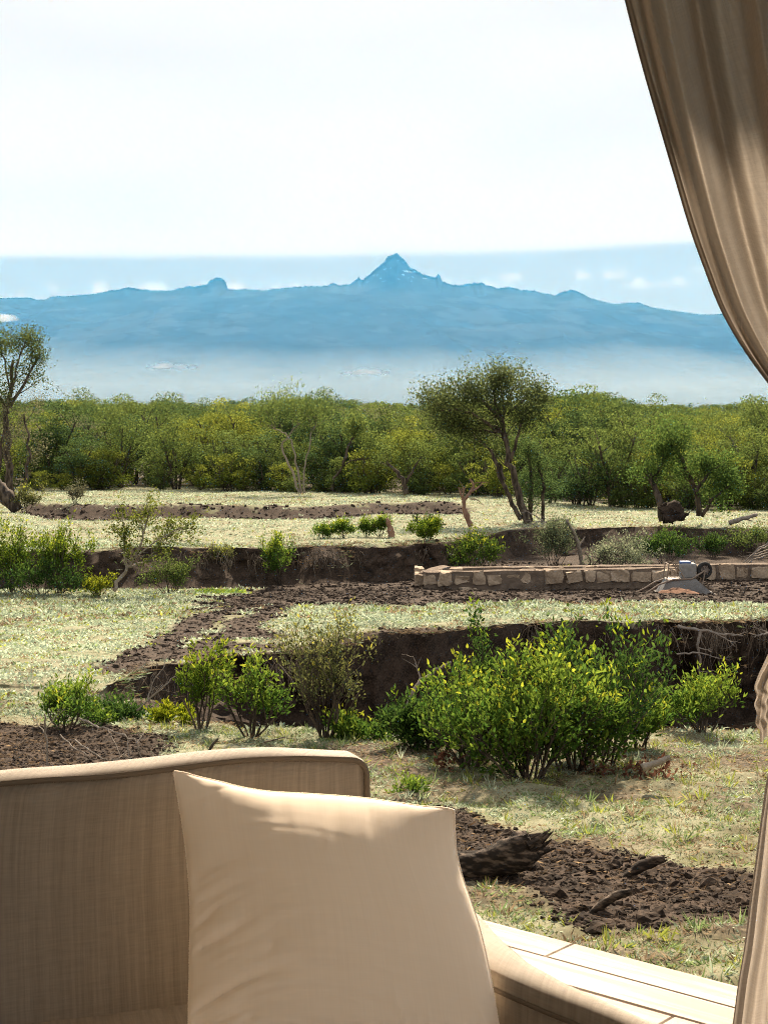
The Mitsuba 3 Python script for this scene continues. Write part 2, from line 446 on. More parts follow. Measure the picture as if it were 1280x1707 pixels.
# ------------------------------------------------------------------ mountain
RIDGE = [(-900, 520), (-400, 505), (-120, 500), (0, 497), (52, 496), (62, 500), (75, 499), (88, 494), (120, 493), (150, 491), (185, 484), (215, 479), (228, 480), (250, 484), (285, 484), (308, 479), (316, 476), (322, 477), (345, 474), (352, 466), (360, 462),
         (368, 462), (375, 468), (380, 482), (395, 482), (410, 482), (440, 484), (460, 482), (490, 478), (520, 477), (545, 476), (556, 472), (566, 475), (580, 474), (590, 470), (598, 461), (604, 468), (616, 456), (630, 446), (640, 436), (646, 428),
         (653, 424), (661, 422), (668, 427), (676, 437), (684, 445), (694, 451), (704, 457), (718, 461), (726, 463), (729, 456), (732, 457), (738, 470), (750, 473), (764, 476), (778, 473), (790, 471), (802, 471), (815, 476), (828, 480),
         (850, 479), (870, 484), (890, 484), (905, 489), (925, 492), (940, 486), (955, 483), (968, 488), (985, 497), (1005, 503), (1020, 507), (1045, 505), (1065, 504), (1085, 512), (1110, 517), (1140, 521), (1165, 524), (1190, 524), (1215, 522),
         (1300, 534), (1500, 560), (1900, 610), (2600, 660)]
RX, RY = np.array([r[0] for r in RIDGE], float), np.array([r[1] for r in RIDGE], float)


def build_mountain():
    xs = np.concatenate([np.linspace(-900, -20, 60)[:-1], np.linspace(-20, 1300, 520), np.linspace(1300, 2600, 60)[1:]])
    Yr = 38000.0
    zr = (HY - np.interp(xs, RX, RY)) / F * Yr
    # the massif's broad body is smoother than its crest
    broad = (HY - np.interp(xs, np.array([-900, 0, 300, 640, 950, 1300, 2600]), np.array([525, 500, 484, 474, 492, 536, 660]))) / F * Yr
    crag = (meshkit.fbm(np.stack([xs * 0.22, xs * 0, xs * 0], -1), 4, 31) - 0.5) * 70 * np.clip((zr - 2400) / 900, 0.12, 1)
    X0 = (xs - CX) / F * Yr
    rows = []
    for t in np.linspace(0, 1, 84):
        Y = Yr - t * 21000
        body = broad * (1 - t) ** 1.5
        top = (zr + crag - broad) * math.exp(-(t / 0.03) ** 1.2)
        p = np.stack([X0 / 2100, np.full_like(X0, Y / 3200), X0 * 0], -1)
        rid = np.abs(meshkit.fbm(p, 5, 33) - 0.5) * 2
        z = body + top + (0.45 - rid) * 420 * min(t * 5, 1) * (1 - t) ** 0.8
        rows.append(np.stack([X0, np.full_like(X0, Y), np.maximum(z, -40)], -1))
    back = rows[0].copy()
    back[:, 1] += 1500
    back[:, 2] = -40
    rows = [back] + rows
    v = np.array(rows).reshape(-1, 3)
    n, m = len(xs), len(rows)
    i, j = np.meshgrid(np.arange(m - 1), np.arange(n - 1), indexing='ij')
    put('mountain', (v, np.stack([i * n + j, (i + 1) * n + j, (i + 1) * n + j + 1, i * n + j + 1], -1).reshape(-1, 4)), 'mountain_rock', True)
    tag('mountain', 'broad blue mountain massif with a jagged rocky central peak and patches of snow', None, None, 'structure')


build_mountain()

# ------------------------------------------------------------------ air
scene['haze_air'] = {'type': 'homogeneous', 'albedo': rgb(0.96, 0.97, 0.98), 'sigma_t': rgb(0.0000017, 0.0000085, 0.0000190)}
scene['haze'] = {'type': 'cube', 'to_world': T().translate([0, 19800, 1970]).scale([42000, 20000, 2020]), 'bsdf': {'type': 'null'}, 'interior': {'type': 'ref', 'id': 'haze_air'}}
tag('haze', 'blue morning haze in the air between the grassland and the mountain', None, None, 'stuff')


def cloud_mesh(cx, cy, Y, w, h, seed, n=9, depth=0.6):
    rng = np.random.default_rng(seed)
    parts = []
    for k in range(n):
        u = rng.uniform(-1, 1)
        r = h * rng.uniform(0.5, 1.0) * (1 - 0.6 * abs(u))
        s = trimesh.creation.icosphere(subdivisions=3, radius=1)
        vv = np.array(s.vertices)
        vv *= 1 + 0.5 * (meshkit.fbm(vv * 2.2 + k * 7 + seed, 3) - 0.5)[:, None]
        parts.append(m3.Manifold(m3.Mesh(np.asarray(vv * [r * 2.2, r * 2.0 * depth, r * (0.8 if True else 1)] + [u * w, rng.uniform(-.2, .2) * w, rng.uniform(-.1, .5) * h * (1 - abs(u))], np.float32), np.asarray(s.faces, np.uint32))))
    body = m3.Manifold.batch_boolean(parts, m3.OpType.Add).to_mesh()
    v = np.array(body.vert_properties[:, :3]) + at(cx, cy, Y)
    return v, np.array(body.tri_verts)


scene['mist_air'] = {'type': 'homogeneous', 'albedo': 0.99, 'sigma_t': rgb(0.000066, 0.000088, 0.000110)}
scene['cloud_air'] = {'type': 'homogeneous', 'albedo': 0.995, 'sigma_t': 0.0022}


def air_body(key, mesh, medium, label, group=None):
    put(key, mesh, {'type': 'null'}, False, interior={'type': 'ref', 'id': medium}, exterior={'type': 'ref', 'id': 'haze_air'})
    tag(key, label, 'cloud' if medium == 'cloud_air' else None, group, 'stuff' if medium != 'cloud_air' else None)


def lens(center, radii, lo):
    s = trimesh.creation.icosphere(subdivisions=4, radius=1)
    vv = np.array(s.vertices)
    vv *= 1 + 0.35 * (meshkit.fbm(vv * [9, 3, 2.5] + 11, 3, 5) - 0.5)[:, None]
    body = m3.Manifold(m3.Mesh(np.asarray(vv * radii + center, np.float32), np.asarray(s.faces, np.uint32))).trim_by_plane((0, 0, 1), lo).to_mesh()
    return np.array(body.vert_properties[:, :3]), np.array(body.tri_verts)




def mist_wedge():
    """A bank of mist that thins steadily towards its top: a long wedge, steep at the back, with an uneven crest."""
    X = np.linspace(-15000, 15000, 121)
    taper = np.clip((15000 - np.abs(X)) / 4000, 0.02, 1)
    H = 1020 * taper * (0.75 + 0.5 * meshkit.fbm(np.stack([X / 2600, X * 0, X * 0], -1), 4, 12))
    y0 = 13500 + 1500 * meshkit.fbm(np.stack([X / 3000, X * 0 + 5, X * 0], -1), 3, 13)
    sec = [np.stack([X, y0, X * 0 - 15], -1), np.stack([X, y0 + (22200 - y0) * 0.5, H * 0.46], -1), np.stack([X, X * 0 + 22200, H], -1), np.stack([X, X * 0 + 22350, X * 0 - 15], -1)]
    v = np.array(sec).reshape(-1, 3)
    q = []
    for k in range(4):
        for j in range(120):
            q.append([k * 121 + j, k * 121 + j + 1, (k + 1) % 4 * 121 + j + 1, (k + 1) % 4 * 121 + j])
    f = [[c + 0 * 121, c + 1 * 121, c + 2 * 121] for c in (0, 120)] + [[c, c + 2 * 121, c + 3 * 121] for c in (0, 120)]
    q = np.array(q)
    tri = np.vstack([q[:, [0, 1, 2]], q[:, [0, 2, 3]], np.array(f)])
    tm = trimesh.Trimesh(v, tri, process=True)
    trimesh.repair.fix_normals(tm)
    return np.array(tm.vertices), np.array(tm.faces)


air_body('mist', mist_wedge(), 'mist_air', 'pale bank of mist lying along the foot of the mountain')
air_body('cloud', cloud_mesh(612, 622, 20500, 300, 60, 3), 'cloud_air', 'small white cloud low in front of the middle of the mountain')
air_body('cloud_001', cloud_mesh(4, 532, 30000, 330, 105, 5), 'cloud_air', 'white cloud over the mountain slope at the left edge above the tall tree')
air_body('cloud_002', cloud_mesh(290, 612, 20500, 330, 70, 8), 'cloud_air', 'faint white cloud rising out of the mist left of the middle')

# ------------------------------------------------------------------ woods
OLIVE, YELLOW, DARK, GREY = ((0.070, 0.110, 0.032), (0.165, 0.205, 0.050)), ((0.105, 0.145, 0.026), (0.25, 0.265, 0.045)), ((0.042, 0.078, 0.030), (0.100, 0.145, 0.042)), ((0.095, 0.10, 0.06), (0.18, 0.18, 0.105))


def tree_kind(name, seed, pal, stems=3, height=4.8, spread=1.9, leaf=0.085, n_leaf=5200, puffs=34, puff=0.55, low=0.22, bark='bark', mid=0.56, amp=0.40):
    """A shapegroup with the parts trunk and crown, about `height` metres tall, standing at the origin: limbs that carry separate puffs of leaves."""
    rng = np.random.default_rng(seed)
    # puff centres fill an uneven dome, denser towards its surface
    P = []
    while len(P) < puffs:
        u = rand_unit(rng, 1)[0]
        r = rng.random() ** 0.38
        q = np.array([u[0] * spread * r, u[1] * spread * r, height * (mid + amp * u[2] * r)])
        lob = 1 + 0.35 * math.sin(3 * math.atan2(u[1], u[0]) + seed)
        q[:2] *= lob
        if q[2] > height * low:
            P.append(q)
    P = np.array(P)
    R = puff * rng.uniform(0.65, 1.3, puffs) * (height / 4.8)
    out = []
    bases = [np.array([math.cos(6.283 * k / stems + seed), math.sin(6.283 * k / stems + seed), 0]) for k in range(stems)]
    for k in range(stems):
        p = [bases[k] * 0.12 + [0, 0, -0.3], bases[k] * 0.22 + [0, 0, height * 0.2], bases[k] * (0.35 + 0.2 * rng.random()) * spread * 0.8 + [0, 0, height * 0.48], bases[k] * spread * 0.6 + [0, 0, height * 0.75]]
        t = np.linspace(0, 3, 9)
        p = np.stack([np.interp(t, np.arange(4), np.array(p)[:, c]) for c in range(3)], -1) + rng.normal(size=(9, 3)) * 0.05
        out.append((p, np.linspace(0.085, 0.03, 9) * height / 4.8, 0))
    for q, r in zip(P, R):
        k = int(np.argmax([q[:2] @ b_[:2] for b_ in bases]))
        l = out[k][0]
        i = int(np.clip(np.searchsorted(l[:, 2], q[2] - height * 0.28), 2, 7))
        m_ = (l[i] + q) / 2 + rng.normal(size=3) * 0.12
        out.append((np.array([l[i], m_, q]), np.array([0.028, 0.018, 0.006]) * height / 4.8, 1))
    w = R ** 2
    k = rng.choice(puffs, n_leaf, p=w / w.sum())
    u = rand_unit(rng, n_leaf)
    u[:, 2] = np.where(rng.random(n_leaf) < 0.55, np.abs(u[:, 2]), u[:, 2])
    rr = R[k] * (0.55 + 0.5 * rng.random(n_leaf) ** 0.6) * (1 + 0.5 * (meshkit.noise(u * 2.3 + k[:, None] * 3.1, seed) - 0.5))
    c = P[k] + u * rr[:, None] * np.array([1.1, 1.1, 0.72])
    nrm = unit(u + rng.normal(size=(n_leaf, 3)) * 0.65 + [0, 0, 0.2])
    d = np.cross(nrm, rand_unit(rng, n_leaf))
    ok = c[:, 2] > 0.1
    c, d, nrm, u, k = c[ok], d[ok], nrm[ok], u[ok], k[ok]
    sz = leaf * rng.uniform(0.65, 1.35, len(c))
    v, f, m = leaves(c - unit(d) * sz[:, None] * 0.5, d, sz, sz * 0.62, rng, False, nrm=nrm)
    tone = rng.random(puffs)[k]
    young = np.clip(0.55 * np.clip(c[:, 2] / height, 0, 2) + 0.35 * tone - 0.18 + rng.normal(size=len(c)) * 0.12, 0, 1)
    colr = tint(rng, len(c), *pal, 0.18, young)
    scene[name] = {'type': 'shapegroup',
                   'trunk': mikit.ply(wood(out, (6, 4, 3, 3, 3), 0.01), 'mat_' + bark, True),
                   'crown': mikit.ply((v, f), 'mat_leaf', False, color=np.repeat(colr, m, 0))}


tree_kind('tree_form_a', 1, OLIVE, 3, 4.8, 1.9, 0.11, 6800, 38, 0.62)
tree_kind('tree_form_b', 2, OLIVE, 4, 4.8, 2.2, 0.10, 7500, 48, 0.55)
tree_kind('tree_form_c', 3, YELLOW, 3, 4.8, 2.0, 0.11, 6800, 40, 0.60)
tree_kind('tree_form_d', 4, YELLOW, 4, 4.4, 2.2, 0.10, 7200, 46, 0.54)
tree_kind('tree_form_e', 5, DARK, 3, 4.8, 1.8, 0.11, 6800, 38, 0.62)
tree_kind('tree_form_f', 6, GREY, 4, 4.8, 2.0, 0.075, 3800, 40, 0.55)
tree_kind('bush_form_a', 7, OLIVE, 6, 2.2, 1.2, 0.09, 3600, 36, 0.75, 0.08, mid=0.44, amp=0.5)
tree_kind('bush_form_b', 8, YELLOW, 6, 2.2, 1.2, 0.09, 3600, 36, 0.70, 0.08, mid=0.44, amp=0.5)
tree_kind('bush_form_c', 9, DARK, 6, 2.2, 1.2, 0.09, 3600, 34, 0.75, 0.08, mid=0.44, amp=0.5)

skyline = curve((-400, 655), (0, 655), (60, 657), (150, 661), (215, 664), (240, 670), (280, 657), (330, 665), (400, 662), (440, 672), (470, 656), (540, 654), (600, 664), (650, 664), (700, 668), (760, 655), (830, 665), (900, 668), (935, 650), (980, 645), (1030, 655), (1045, 674), (1100, 672), (1140, 678), (1200, 680), (1240, 664), (1300, 662), (1700, 660))
KINDS = {'tree_form_a': ('rounded olive green tree standing in the belt of woodland', 'olive green trees of the woodland'), 'tree_form_b': ('rounded olive green tree standing in the belt of woodland', 'olive green trees of the woodland'),
         'tree_form_c': ('yellowish green bushy tree of the woodland lit from behind', 'yellow green trees of the woodland'), 'tree_form_d': ('yellowish green bushy tree of the woodland lit from behind', 'yellow green trees of the woodland'),
         'tree_form_e': ('dark green dense tree among lighter trees of the woodland', 'dark green trees of the woodland'), 'tree_form_f': ('thin greyish tree with sparse leaves among greener woodland trees', 'greyish trees of the woodland'),
         'bush_form_a': ('olive green bush at the front foot of the woodland', 'olive bushes along the woodland edge'), 'bush_form_b': ('yellowish green bush at the front foot of the woodland', 'yellow green bushes along the woodland edge'),
         'bush_form_c': ('dark green bush in the shade at the woodland edge', 'dark bushes along the woodland edge')}


used_labels = set()


MARKS = [(10, 'tall left tree'), (75, 'bright left thicket'), (125, 'slim grey bush'), (163, 'small yellow bush'), (230, 'leaning sapling'), (290, 'tangled olive thicket'), (370, 'rooty lump'), (420, 'reddish stemmed shrub'), (466, 'bank lip bush'), (500, 'pale forked trunks'),
         (545, 'sparse grey shrub'), (585, 'dark bent trunk'), (615, 'slim stump bush'), (650, 'broken stump'), (680, 'dark leaning trunk'), (715, 'yellow green bush'), (778, 'reddish dead sapling'), (845, 'large leaning tree'), (890, 'dark wrapped shrub'), (955, 'bare pole'),
         (1000, 'brush pile'), (1040, 'cut branch heap'), (1095, 'uprooted bank tree'), (1140, 'plastic can'), (1174, 'wheelbarrow wheel'), (1215, 'fallen grey branch'), (1250, 'pale slanting trunk'), (1300, 'gathered curtain')]


def place_label(look, where, X, Y):
    """A label that names a thing of the woodland by its look and by what it stands behind."""
    x = col(X / Y)
    if not -10 < x < 1290:
        return None
    for k in sorted(range(len(MARKS)), key=lambda k: abs(MARKS[k][0] - x))[:4]:
        d = x - MARKS[k][0]
        rel = 'straight behind the' if abs(d) < 9 else ('just ' if abs(d) < 28 else '') + ('left of the' if d < 0 else 'right of the')
        l = f'{look} {where}, {rel} {MARKS[k][1]}'
        if l not in used_labels:
            used_labels.add(l)
            return l
    return None


ROWS = ['front', 'second', 'third', 'fourth', 'fifth', 'sixth', 'seventh', 'eighth', 'ninth', 'rearmost']
LOOKS = {'tree_form_a': 'rounded olive green tree', 'tree_form_b': 'spreading olive green tree', 'tree_form_c': 'yellowish green tree', 'tree_form_d': 'low yellowish green tree', 'tree_form_e': 'dark green tree', 'tree_form_f': 'thin greyish tree', 'bush_form_a': 'olive green bush', 'bush_form_b': 'yellowish green bush', 'bush_form_c': 'dark green bush'}


def stand(kind, X, Y, h, base, rot, wide=1.0, sink=0.1, name=None, where=None):
    s = h / base
    key = numbered(name or ('woodland_tree' if kind.startswith('tree') else 'woodland_bush'))
    z = float(ground_z(X, Y)) - sink
    scene[key] = {'type': 'instance', 'shapegroup': {'type': 'ref', 'id': kind}, 'to_world': T().translate([float(X), float(Y), z]).rotate([0, 0, 1], rot).scale([s * wide, s * wide, s])}
    if name is None:
        own = place_label(LOOKS[kind], where, X, Y) if where else None
        tag(key, own or KINDS[kind][0], 'tree' if kind.startswith('tree') else 'bush', KINDS[kind][1])
    return key


rng = np.random.default_rng(77)
px_gap = 2.5
row_off = [0, 4.5, 9.5, 15.5, 23, 32, 43, 57, 74, 95]
for r, off in enumerate(row_off):
    Yc = 80 + off
    half = 0.32 * Yc
    step = px_gap * (1 + r * 0.07)
    for X in np.arange(-half, half, step):
        X = X + rng.uniform(-1, 1) * step * 0.35
        x = col(X / Yc)
        Y = front_y(x) + off + rng.uniform(-1.6, 1.6) + 1.2
        if r == 0 and (790 < x < 870 or rng.random() < 0.08):
            continue
        X = (x - CX) / F * Y
        g0 = float(ground_z(X, Y))
        top = (HY - skyline(x) - rng.normal() * 5.5 + 1) / F * Y
        h = min((top - g0) * rng.uniform(*((0.60, 0.95) if r < 2 else (0.72, 1.0))), 7.8)
        u = rng.random()
        right = x > 700
        kind = ('tree_form_a' if u < 0.24 else 'tree_form_b' if u < 0.46 else 'tree_form_c' if u < (0.68 if right else 0.60) else 'tree_form_d' if u < (0.86 if right else 0.72) else 'tree_form_e' if u < 0.93 else 'tree_form_f')
        stand(kind, X, Y, h, 4.8 if kind != 'tree_form_d' else 4.4, rng.uniform(0, 360), rng.uniform(0.9, 1.2), where=f"in the woodland's {ROWS[r]} row")
# taller trees that stand out above the rest
for x, Y, py, kind, w in ((952, 73, 648, 'tree_form_e', 1.0), (990, 76, 643, 'tree_form_a', 1.05), (1028, 74, 652, 'tree_form_e', 0.8), (1100, 74, 657, 'tree_form_b', 0.75), (540, 84, 652, 'tree_form_e', 0.9), (470, 90, 655, 'tree_form_a', 1.0), (278, 92, 655, 'tree_form_b', 1.1), (600, 86, 659, 'tree_form_f', 1.0), (208, 96, 658, 'tree_form_a', 1.0), (1250, 80, 660, 'tree_form_a', 1.1), (90, 84, 664, 'tree_form_e', 1.1), (370, 86, 660, 'tree_form_c', 1.0), (760, 80, 660, 'tree_form_a', 1.0)):
    X = (x - CX) / F * Y
    stand(kind, X, Y, (HY - py) / F * Y - float(ground_z(X, Y)), 4.8, rng.uniform(0, 360), w, where='taller than the woods around')
# the bushes at its foot
for X0 in np.arange(-24, 24, 1.05):
    Yc = 78
    x = col((X0 + rng.uniform(-0.6, 0.6)) / Yc)
    if 840 < x < 880 or rng.random() < 0.12:
        continue
    Y = front_y(x) - rng.uniform(-0.6, 1.4)
    u = rng.random()
    stand('bush_form_a' if u < 0.45 else 'bush_form_b' if u < 0.85 else 'bush_form_c', (x - CX) / F * Y, Y, rng.uniform(1.1, 2.6), 2.2, rng.uniform(0, 360), rng.uniform(0.8, 1.1), where="at the woodland's foot")
# taller undergrowth between the first trunks
for X0 in np.arange(-26, 26, 1.25):
    x = col((X0 + rng.uniform(-0.6, 0.6)) / 80)
    Y = front_y(x) + rng.uniform(2.0, 6.5)
    u = rng.random()
    key = stand('bush_form_a' if u < 0.45 else 'bush_form_b' if u < 0.8 else 'bush_form_c', (x - CX) / F * Y, Y, rng.uniform(2.0, 3.4), 2.2, rng.uniform(0, 360), rng.uniform(0.7, 0.95))
    k_ = 0 if u < 0.45 else 1 if u < 0.8 else 2
    tag(key, place_label(['olive green bush', 'yellowish green bush', 'dark green bush'][k_], 'behind the first woodland trees', (x - CX) / F * Y, Y) or 'bush filling a gap behind the first trees of the woodland', 'bush', 'undergrowth of the woodland')
# far woods that read as one mass, out to the low rise
tree_kind('far_form_a', 11, DARK, 3, 6.0, 3.2, 0.30, 1500, 26, 0.8)
tree_kind('far_form_b', 12, OLIVE, 3, 6.0, 3.4, 0.30, 1500, 26, 0.8)
for k in range(560):
    Y = 190 * (1300 / 190) ** (rng.random() ** 1.0)
    x = rng.uniform(-200, 1480)
    X = (x - CX) / F * Y
    g0 = float(ground_z(X, Y))
    top = (HY - (skyline(x) + rng.uniform(1, 14))) / F * Y
    h = min(max(4.5, min(top - g0, 9.5)) * rng.uniform(0.8, 1.0), 9.5)
    key = f'far_woodland__{k + 1:03d}'
    z = g0 - 0.2
    scene[key] = {'type': 'instance', 'shapegroup': {'type': 'ref', 'id': 'far_form_a' if rng.random() < 0.5 else 'far_form_b'}, 'to_world': T().translate([float(X), float(Y), z]).rotate([0, 0, 1], rng.uniform(0, 360)).scale([h / 6 * 1.3, h / 6 * 1.3, h / 6])}
tag('far_woodland', 'far hazy green woodland stretching back behind the nearer trees', None, None, 'stuff')


# ------------------------------------------------------------------ single trees and bushes
def single_tree(name, label, category, base, limbs, seed, pal, leaf=0.07, per=40, last=2, kids=(4, 6), clump=0.12, bark='bark', spread=0.8, up=0.15, sub=0.55, start=0.35, limit=9000, wfold=0.6, fine=False, group=None, rsub=0.26):
    """limbs: [(points [(px, py, depth offset)], r0, r1, sub-branches?)] seen at the distance base[2]; the rest of the branching is grown on them."""
    rng = np.random.default_rng(seed)
    Y0 = base
    out, twigs = [], []
    for pts, r0, r1, more in limbs:
        p = np.array([at(x, y, Y0 + o) for x, y, o in pts])
        n = max(6, 3 * len(p))
        tt = np.linspace(0, len(p) - 1, n)
        p = np.stack([np.interp(tt, np.arange(len(p)), p[:, k]) for k in range(3)], -1)
        L = np.linalg.norm(np.diff(p, axis=0), axis=1).sum()
        p[1:-1] += rng.normal(size=(n - 2, 3)) * L * 0.012
        rad = np.linspace(r0, r1, n)
        out.append((p, rad, 0))
        if more:
            for _ in range(more):
                t = start + (1 - start) * rng.random() ** 0.8
                i = min(int(t * (n - 1)), n - 2)
                dd = unit(unit(p[i + 1] - p[i]) + rand_unit(rng, 1)[0] * spread + np.array([0, 0, up]))
                grow(rng, p[i], dd, L * sub * rng.uniform(0.6, 1.1), rad[i] * rsub, 1, last, out, twigs, spread, up, kids, 0.4, 4, (0.45, 0.7), 0.25)
            twigs.append(p[-3:])
    c, d, t = twig_leaves(rng, twigs, per, clump)
    if len(c) > limit:
        k = rng.permutation(len(c))[:limit]
        c, d = c[k], d[k]
    v, f, m = leaves(c, d, leaf * rng.uniform(0.6, 1.3, len(c)), leaf * wfold * rng.uniform(0.7, 1.3, len(c)), rng, fine)
    h = (c[:, 2] - c[:, 2].min()) / np.ptp(c[:, 2])
    colr = tint(rng, len(c), *pal, 0.2, np.clip(h * 0.5 + rng.normal(size=len(c)) * 0.25 + 0.15, 0, 1))
    key = numbered(name)
    put(key + '__trunk', wood([o for o in out if o[2] < 2], (8, 5, 4, 3), 0.006), bark, True)
    put(key + '__crown', (v, f), 'leaf', False, color=np.repeat(colr, m, 0))
    tag(key, label, category, group)
    tag(key + '__crown', None, None, None, 'stuff')
    return key


# tall tree at the left edge
single_tree('tall_tree', 'tall dark tree at the left edge with an open crown against the mountain', 'tree', 70.0,
            [([(20, 830, 0), (10, 740, 0), (16, 660, 0), (22, 600, 0)], 0.20, 0.06, 7), ([(16, 680, 0), (45, 630, .3), (68, 590, .5)], 0.09, 0.03, 7), ([(14, 690, 0), (-20, 620, -.3), (-40, 580, -.5)], 0.09, 0.03, 7),
             ([(22, 640, 0), (34, 590, -.4), (46, 566, -.4)], 0.05, 0.02, 7), ([(18, 660, 0), (6, 600, .4), (0, 570, .4)], 0.05, 0.02, 7)], 5, ((0.04, 0.058, 0.018), (0.10, 0.125, 0.03)), 0.11, 26, 2, (4, 6), 0.20, sub=0.34, start=0.5, limit=9000)
single_tree('feathery_tree', 'feathery dark thicket of fine twigs below the tall tree at the left edge', 'tree', 68.0,
            [([(-10, 830, 0), (0, 760, 0), (10, 680, 0)], 0.12, 0.04, 8), ([(40, 830, 0), (50, 760, 0), (40, 690, 0)], 0.10, 0.03, 8), ([(-40, 830, 0), (-40, 740, 0), (-20, 660, 0)], 0.10, 0.03, 8)], 6, GREY, 0.08, 24, 2, (4, 6), 0.14, sub=0.35, start=0.3, limit=9000)
# the leaning tree in the middle distance
single_tree('leaning_tree', 'large leaning tree with split dark trunks and a thin feathery crown, right of the middle', 'tree', 47.0,
            [([(880, 872, 0), (862, 812, 0), (850, 770, 0), (845, 735, 0), (838, 700, 0), (825, 660, 0)], 0.125, 0.035, 10),
             ([(868, 866, 0), (850, 836, 0), (835, 800, 0), (824, 765, 0), (819, 750, 0)], 0.075, 0.04, 0),
             ([(846, 740, 0), (836, 700, .6), (845, 665, .9), (862, 642, 1.0)], 0.06, 0.016, 10), ([(835, 700, 0), (805, 670, -.5), (775, 645, -.7)], 0.07, 0.02, 11), ([(833, 715, 0), (790, 700, .5), (745, 672, .6)], 0.06, 0.02, 11),
             ([(840, 800, 0), (825, 760, .3), (790, 725, .5), (755, 700, .5)], 0.05, 0.02, 9), ([(850, 770, 0), (866, 720, -.4), (878, 680, -.4)], 0.06, 0.02, 9), ([(826, 664, 0), (820, 640, 0), (838, 628, 0)], 0.04, 0.015, 7), ([(838, 722, 0), (800, 696, -.3), (762, 682, -.4), (735, 684, -.4)], 0.05, 0.015, 8), ([(838, 720, 0), (785, 716, .4), (735, 706, .5)], 0.045, 0.015, 8), ([(846, 690, 0), (878, 664, .3), (896, 668, .3)], 0.04, 0.015, 7)],
            7, ((0.045, 0.064, 0.024), (0.115, 0.14, 0.048)), 0.085, 30, 2, (4, 6), 0.22, sub=0.32, start=0.35, limit=21000)
single_tree('ivy_bush', 'dense dark green shrub wrapped round the foot of the large leaning tree', 'bush', 48.0,
            [([(885, 872, 0), (885, 810, 0), (880, 740, 0)], 0.08, 0.03, 16), ([(905, 872, 0), (905, 810, 0), (895, 750, 0)], 0.06, 0.03, 14)], 8, DARK, 0.06, 30, 2, (4, 6), 0.13, sub=0.30, start=0.1, limit=8000)
# tree hanging over the bank on the right
single_tree('bank_tree', 'glossy green tree with an uprooted trunk at the lip of the right bank', 'tree', 46.0,
            [([(1105, 868, 0), (1098, 830, 0), (1085, 800, 0), (1075, 780, 0)], 0.12, 0.055, 6), ([(1165, 860, .5), (1160, 820, .5), (1145, 790, .3), (1130, 755, 0), (1115, 735, 0)], 0.09, 0.04, 12), ([(1090, 800, 0), (1105, 770, 0), (1120, 745, 0)], 0.07, 0.03, 10),
             ([(1160, 820, 0), (1180, 790, 0), (1200, 775, 0)], 0.06, 0.02, 10), ([(1170, 860, 0), (1190, 830, -.4), (1215, 810, -.5)], 0.06, 0.02, 10)], 9, ((0.05, 0.095, 0.025), (0.12, 0.18, 0.04)), 0.08, 34, 2, (4, 6), 0.16, sub=0.44, start=0.3, limit=16000)
# pale and dark trunks in the woodland front
single_tree('pale_trunk_tree', 'spreading tree with pale forked trunks in front of the woodland, left of the middle', 'tree', 74.0,
            [([(500, 822, 0), (484, 780, 0), (470, 742, 0), (482, 726, 0), (500, 705, 0)], 0.062, 0.022, 8), ([(503, 822, 0), (497, 775, 0), (485, 735, 0), (468, 718, 0), (446, 708, 0)], 0.055, 0.02, 8),
             ([(508, 822, 0), (505, 790, 0), (514, 745, 0), (528, 705, 0)], 0.05, 0.02, 8)], 10, OLIVE, 0.11, 26, 2, (4, 6), 0.2, 'pale_bark', sub=0.42, start=0.75, limit=8000)
single_tree('bent_trunk_tree', 'tree with a dark bent trunk at the front of the woodland, near the middle', 'tree', 74.5,
            [([(553, 818, 0), (556, 800, 0), (570, 778, 0), (590, 766, 0), (618, 764, 0)], 0.075, 0.03, 7), ([(572, 776, 0), (580, 745, 0), (596, 715, 0)], 0.08, 0.03, 9)], 11, OLIVE, 0.11, 26, 2, (4, 6), 0.2, sub=0.5, start=0.7, limit=6500)
single_tree('dark_trunk_tree', 'small tree with a dark leaning trunk and stump beside it at the woodland edge', 'tree', 70.0,
            [([(677, 824, 0), (672, 800, 0), (656, 782, 0), (645, 770, 0)], 0.13, 0.05, 6), ([(676, 806, 0), (690, 780, 0), (703, 760, 0)], 0.07, 0.03, 7)], 12, OLIVE, 0.09, 20, 2, (4, 6), 0.2, sub=0.55, start=0.6, limit=5000)
single_tree('slanting_tree', 'greyish tree with a pale slanting trunk on the right side of the woodland', 'tree', 62.0,
            [([(1255, 800, 0), (1240, 775, 0), (1228, 750, 0), (1215, 728, 0)], 0.10, 0.04, 8), ([(1258, 800, 0), (1262, 770, 0), (1275, 745, 0)], 0.08, 0.03, 7)], 13, OLIVE, 0.08, 22, 2, (4, 6), 0.18, 'pale_bark', sub=0.5, start=0.65, limit=4000)


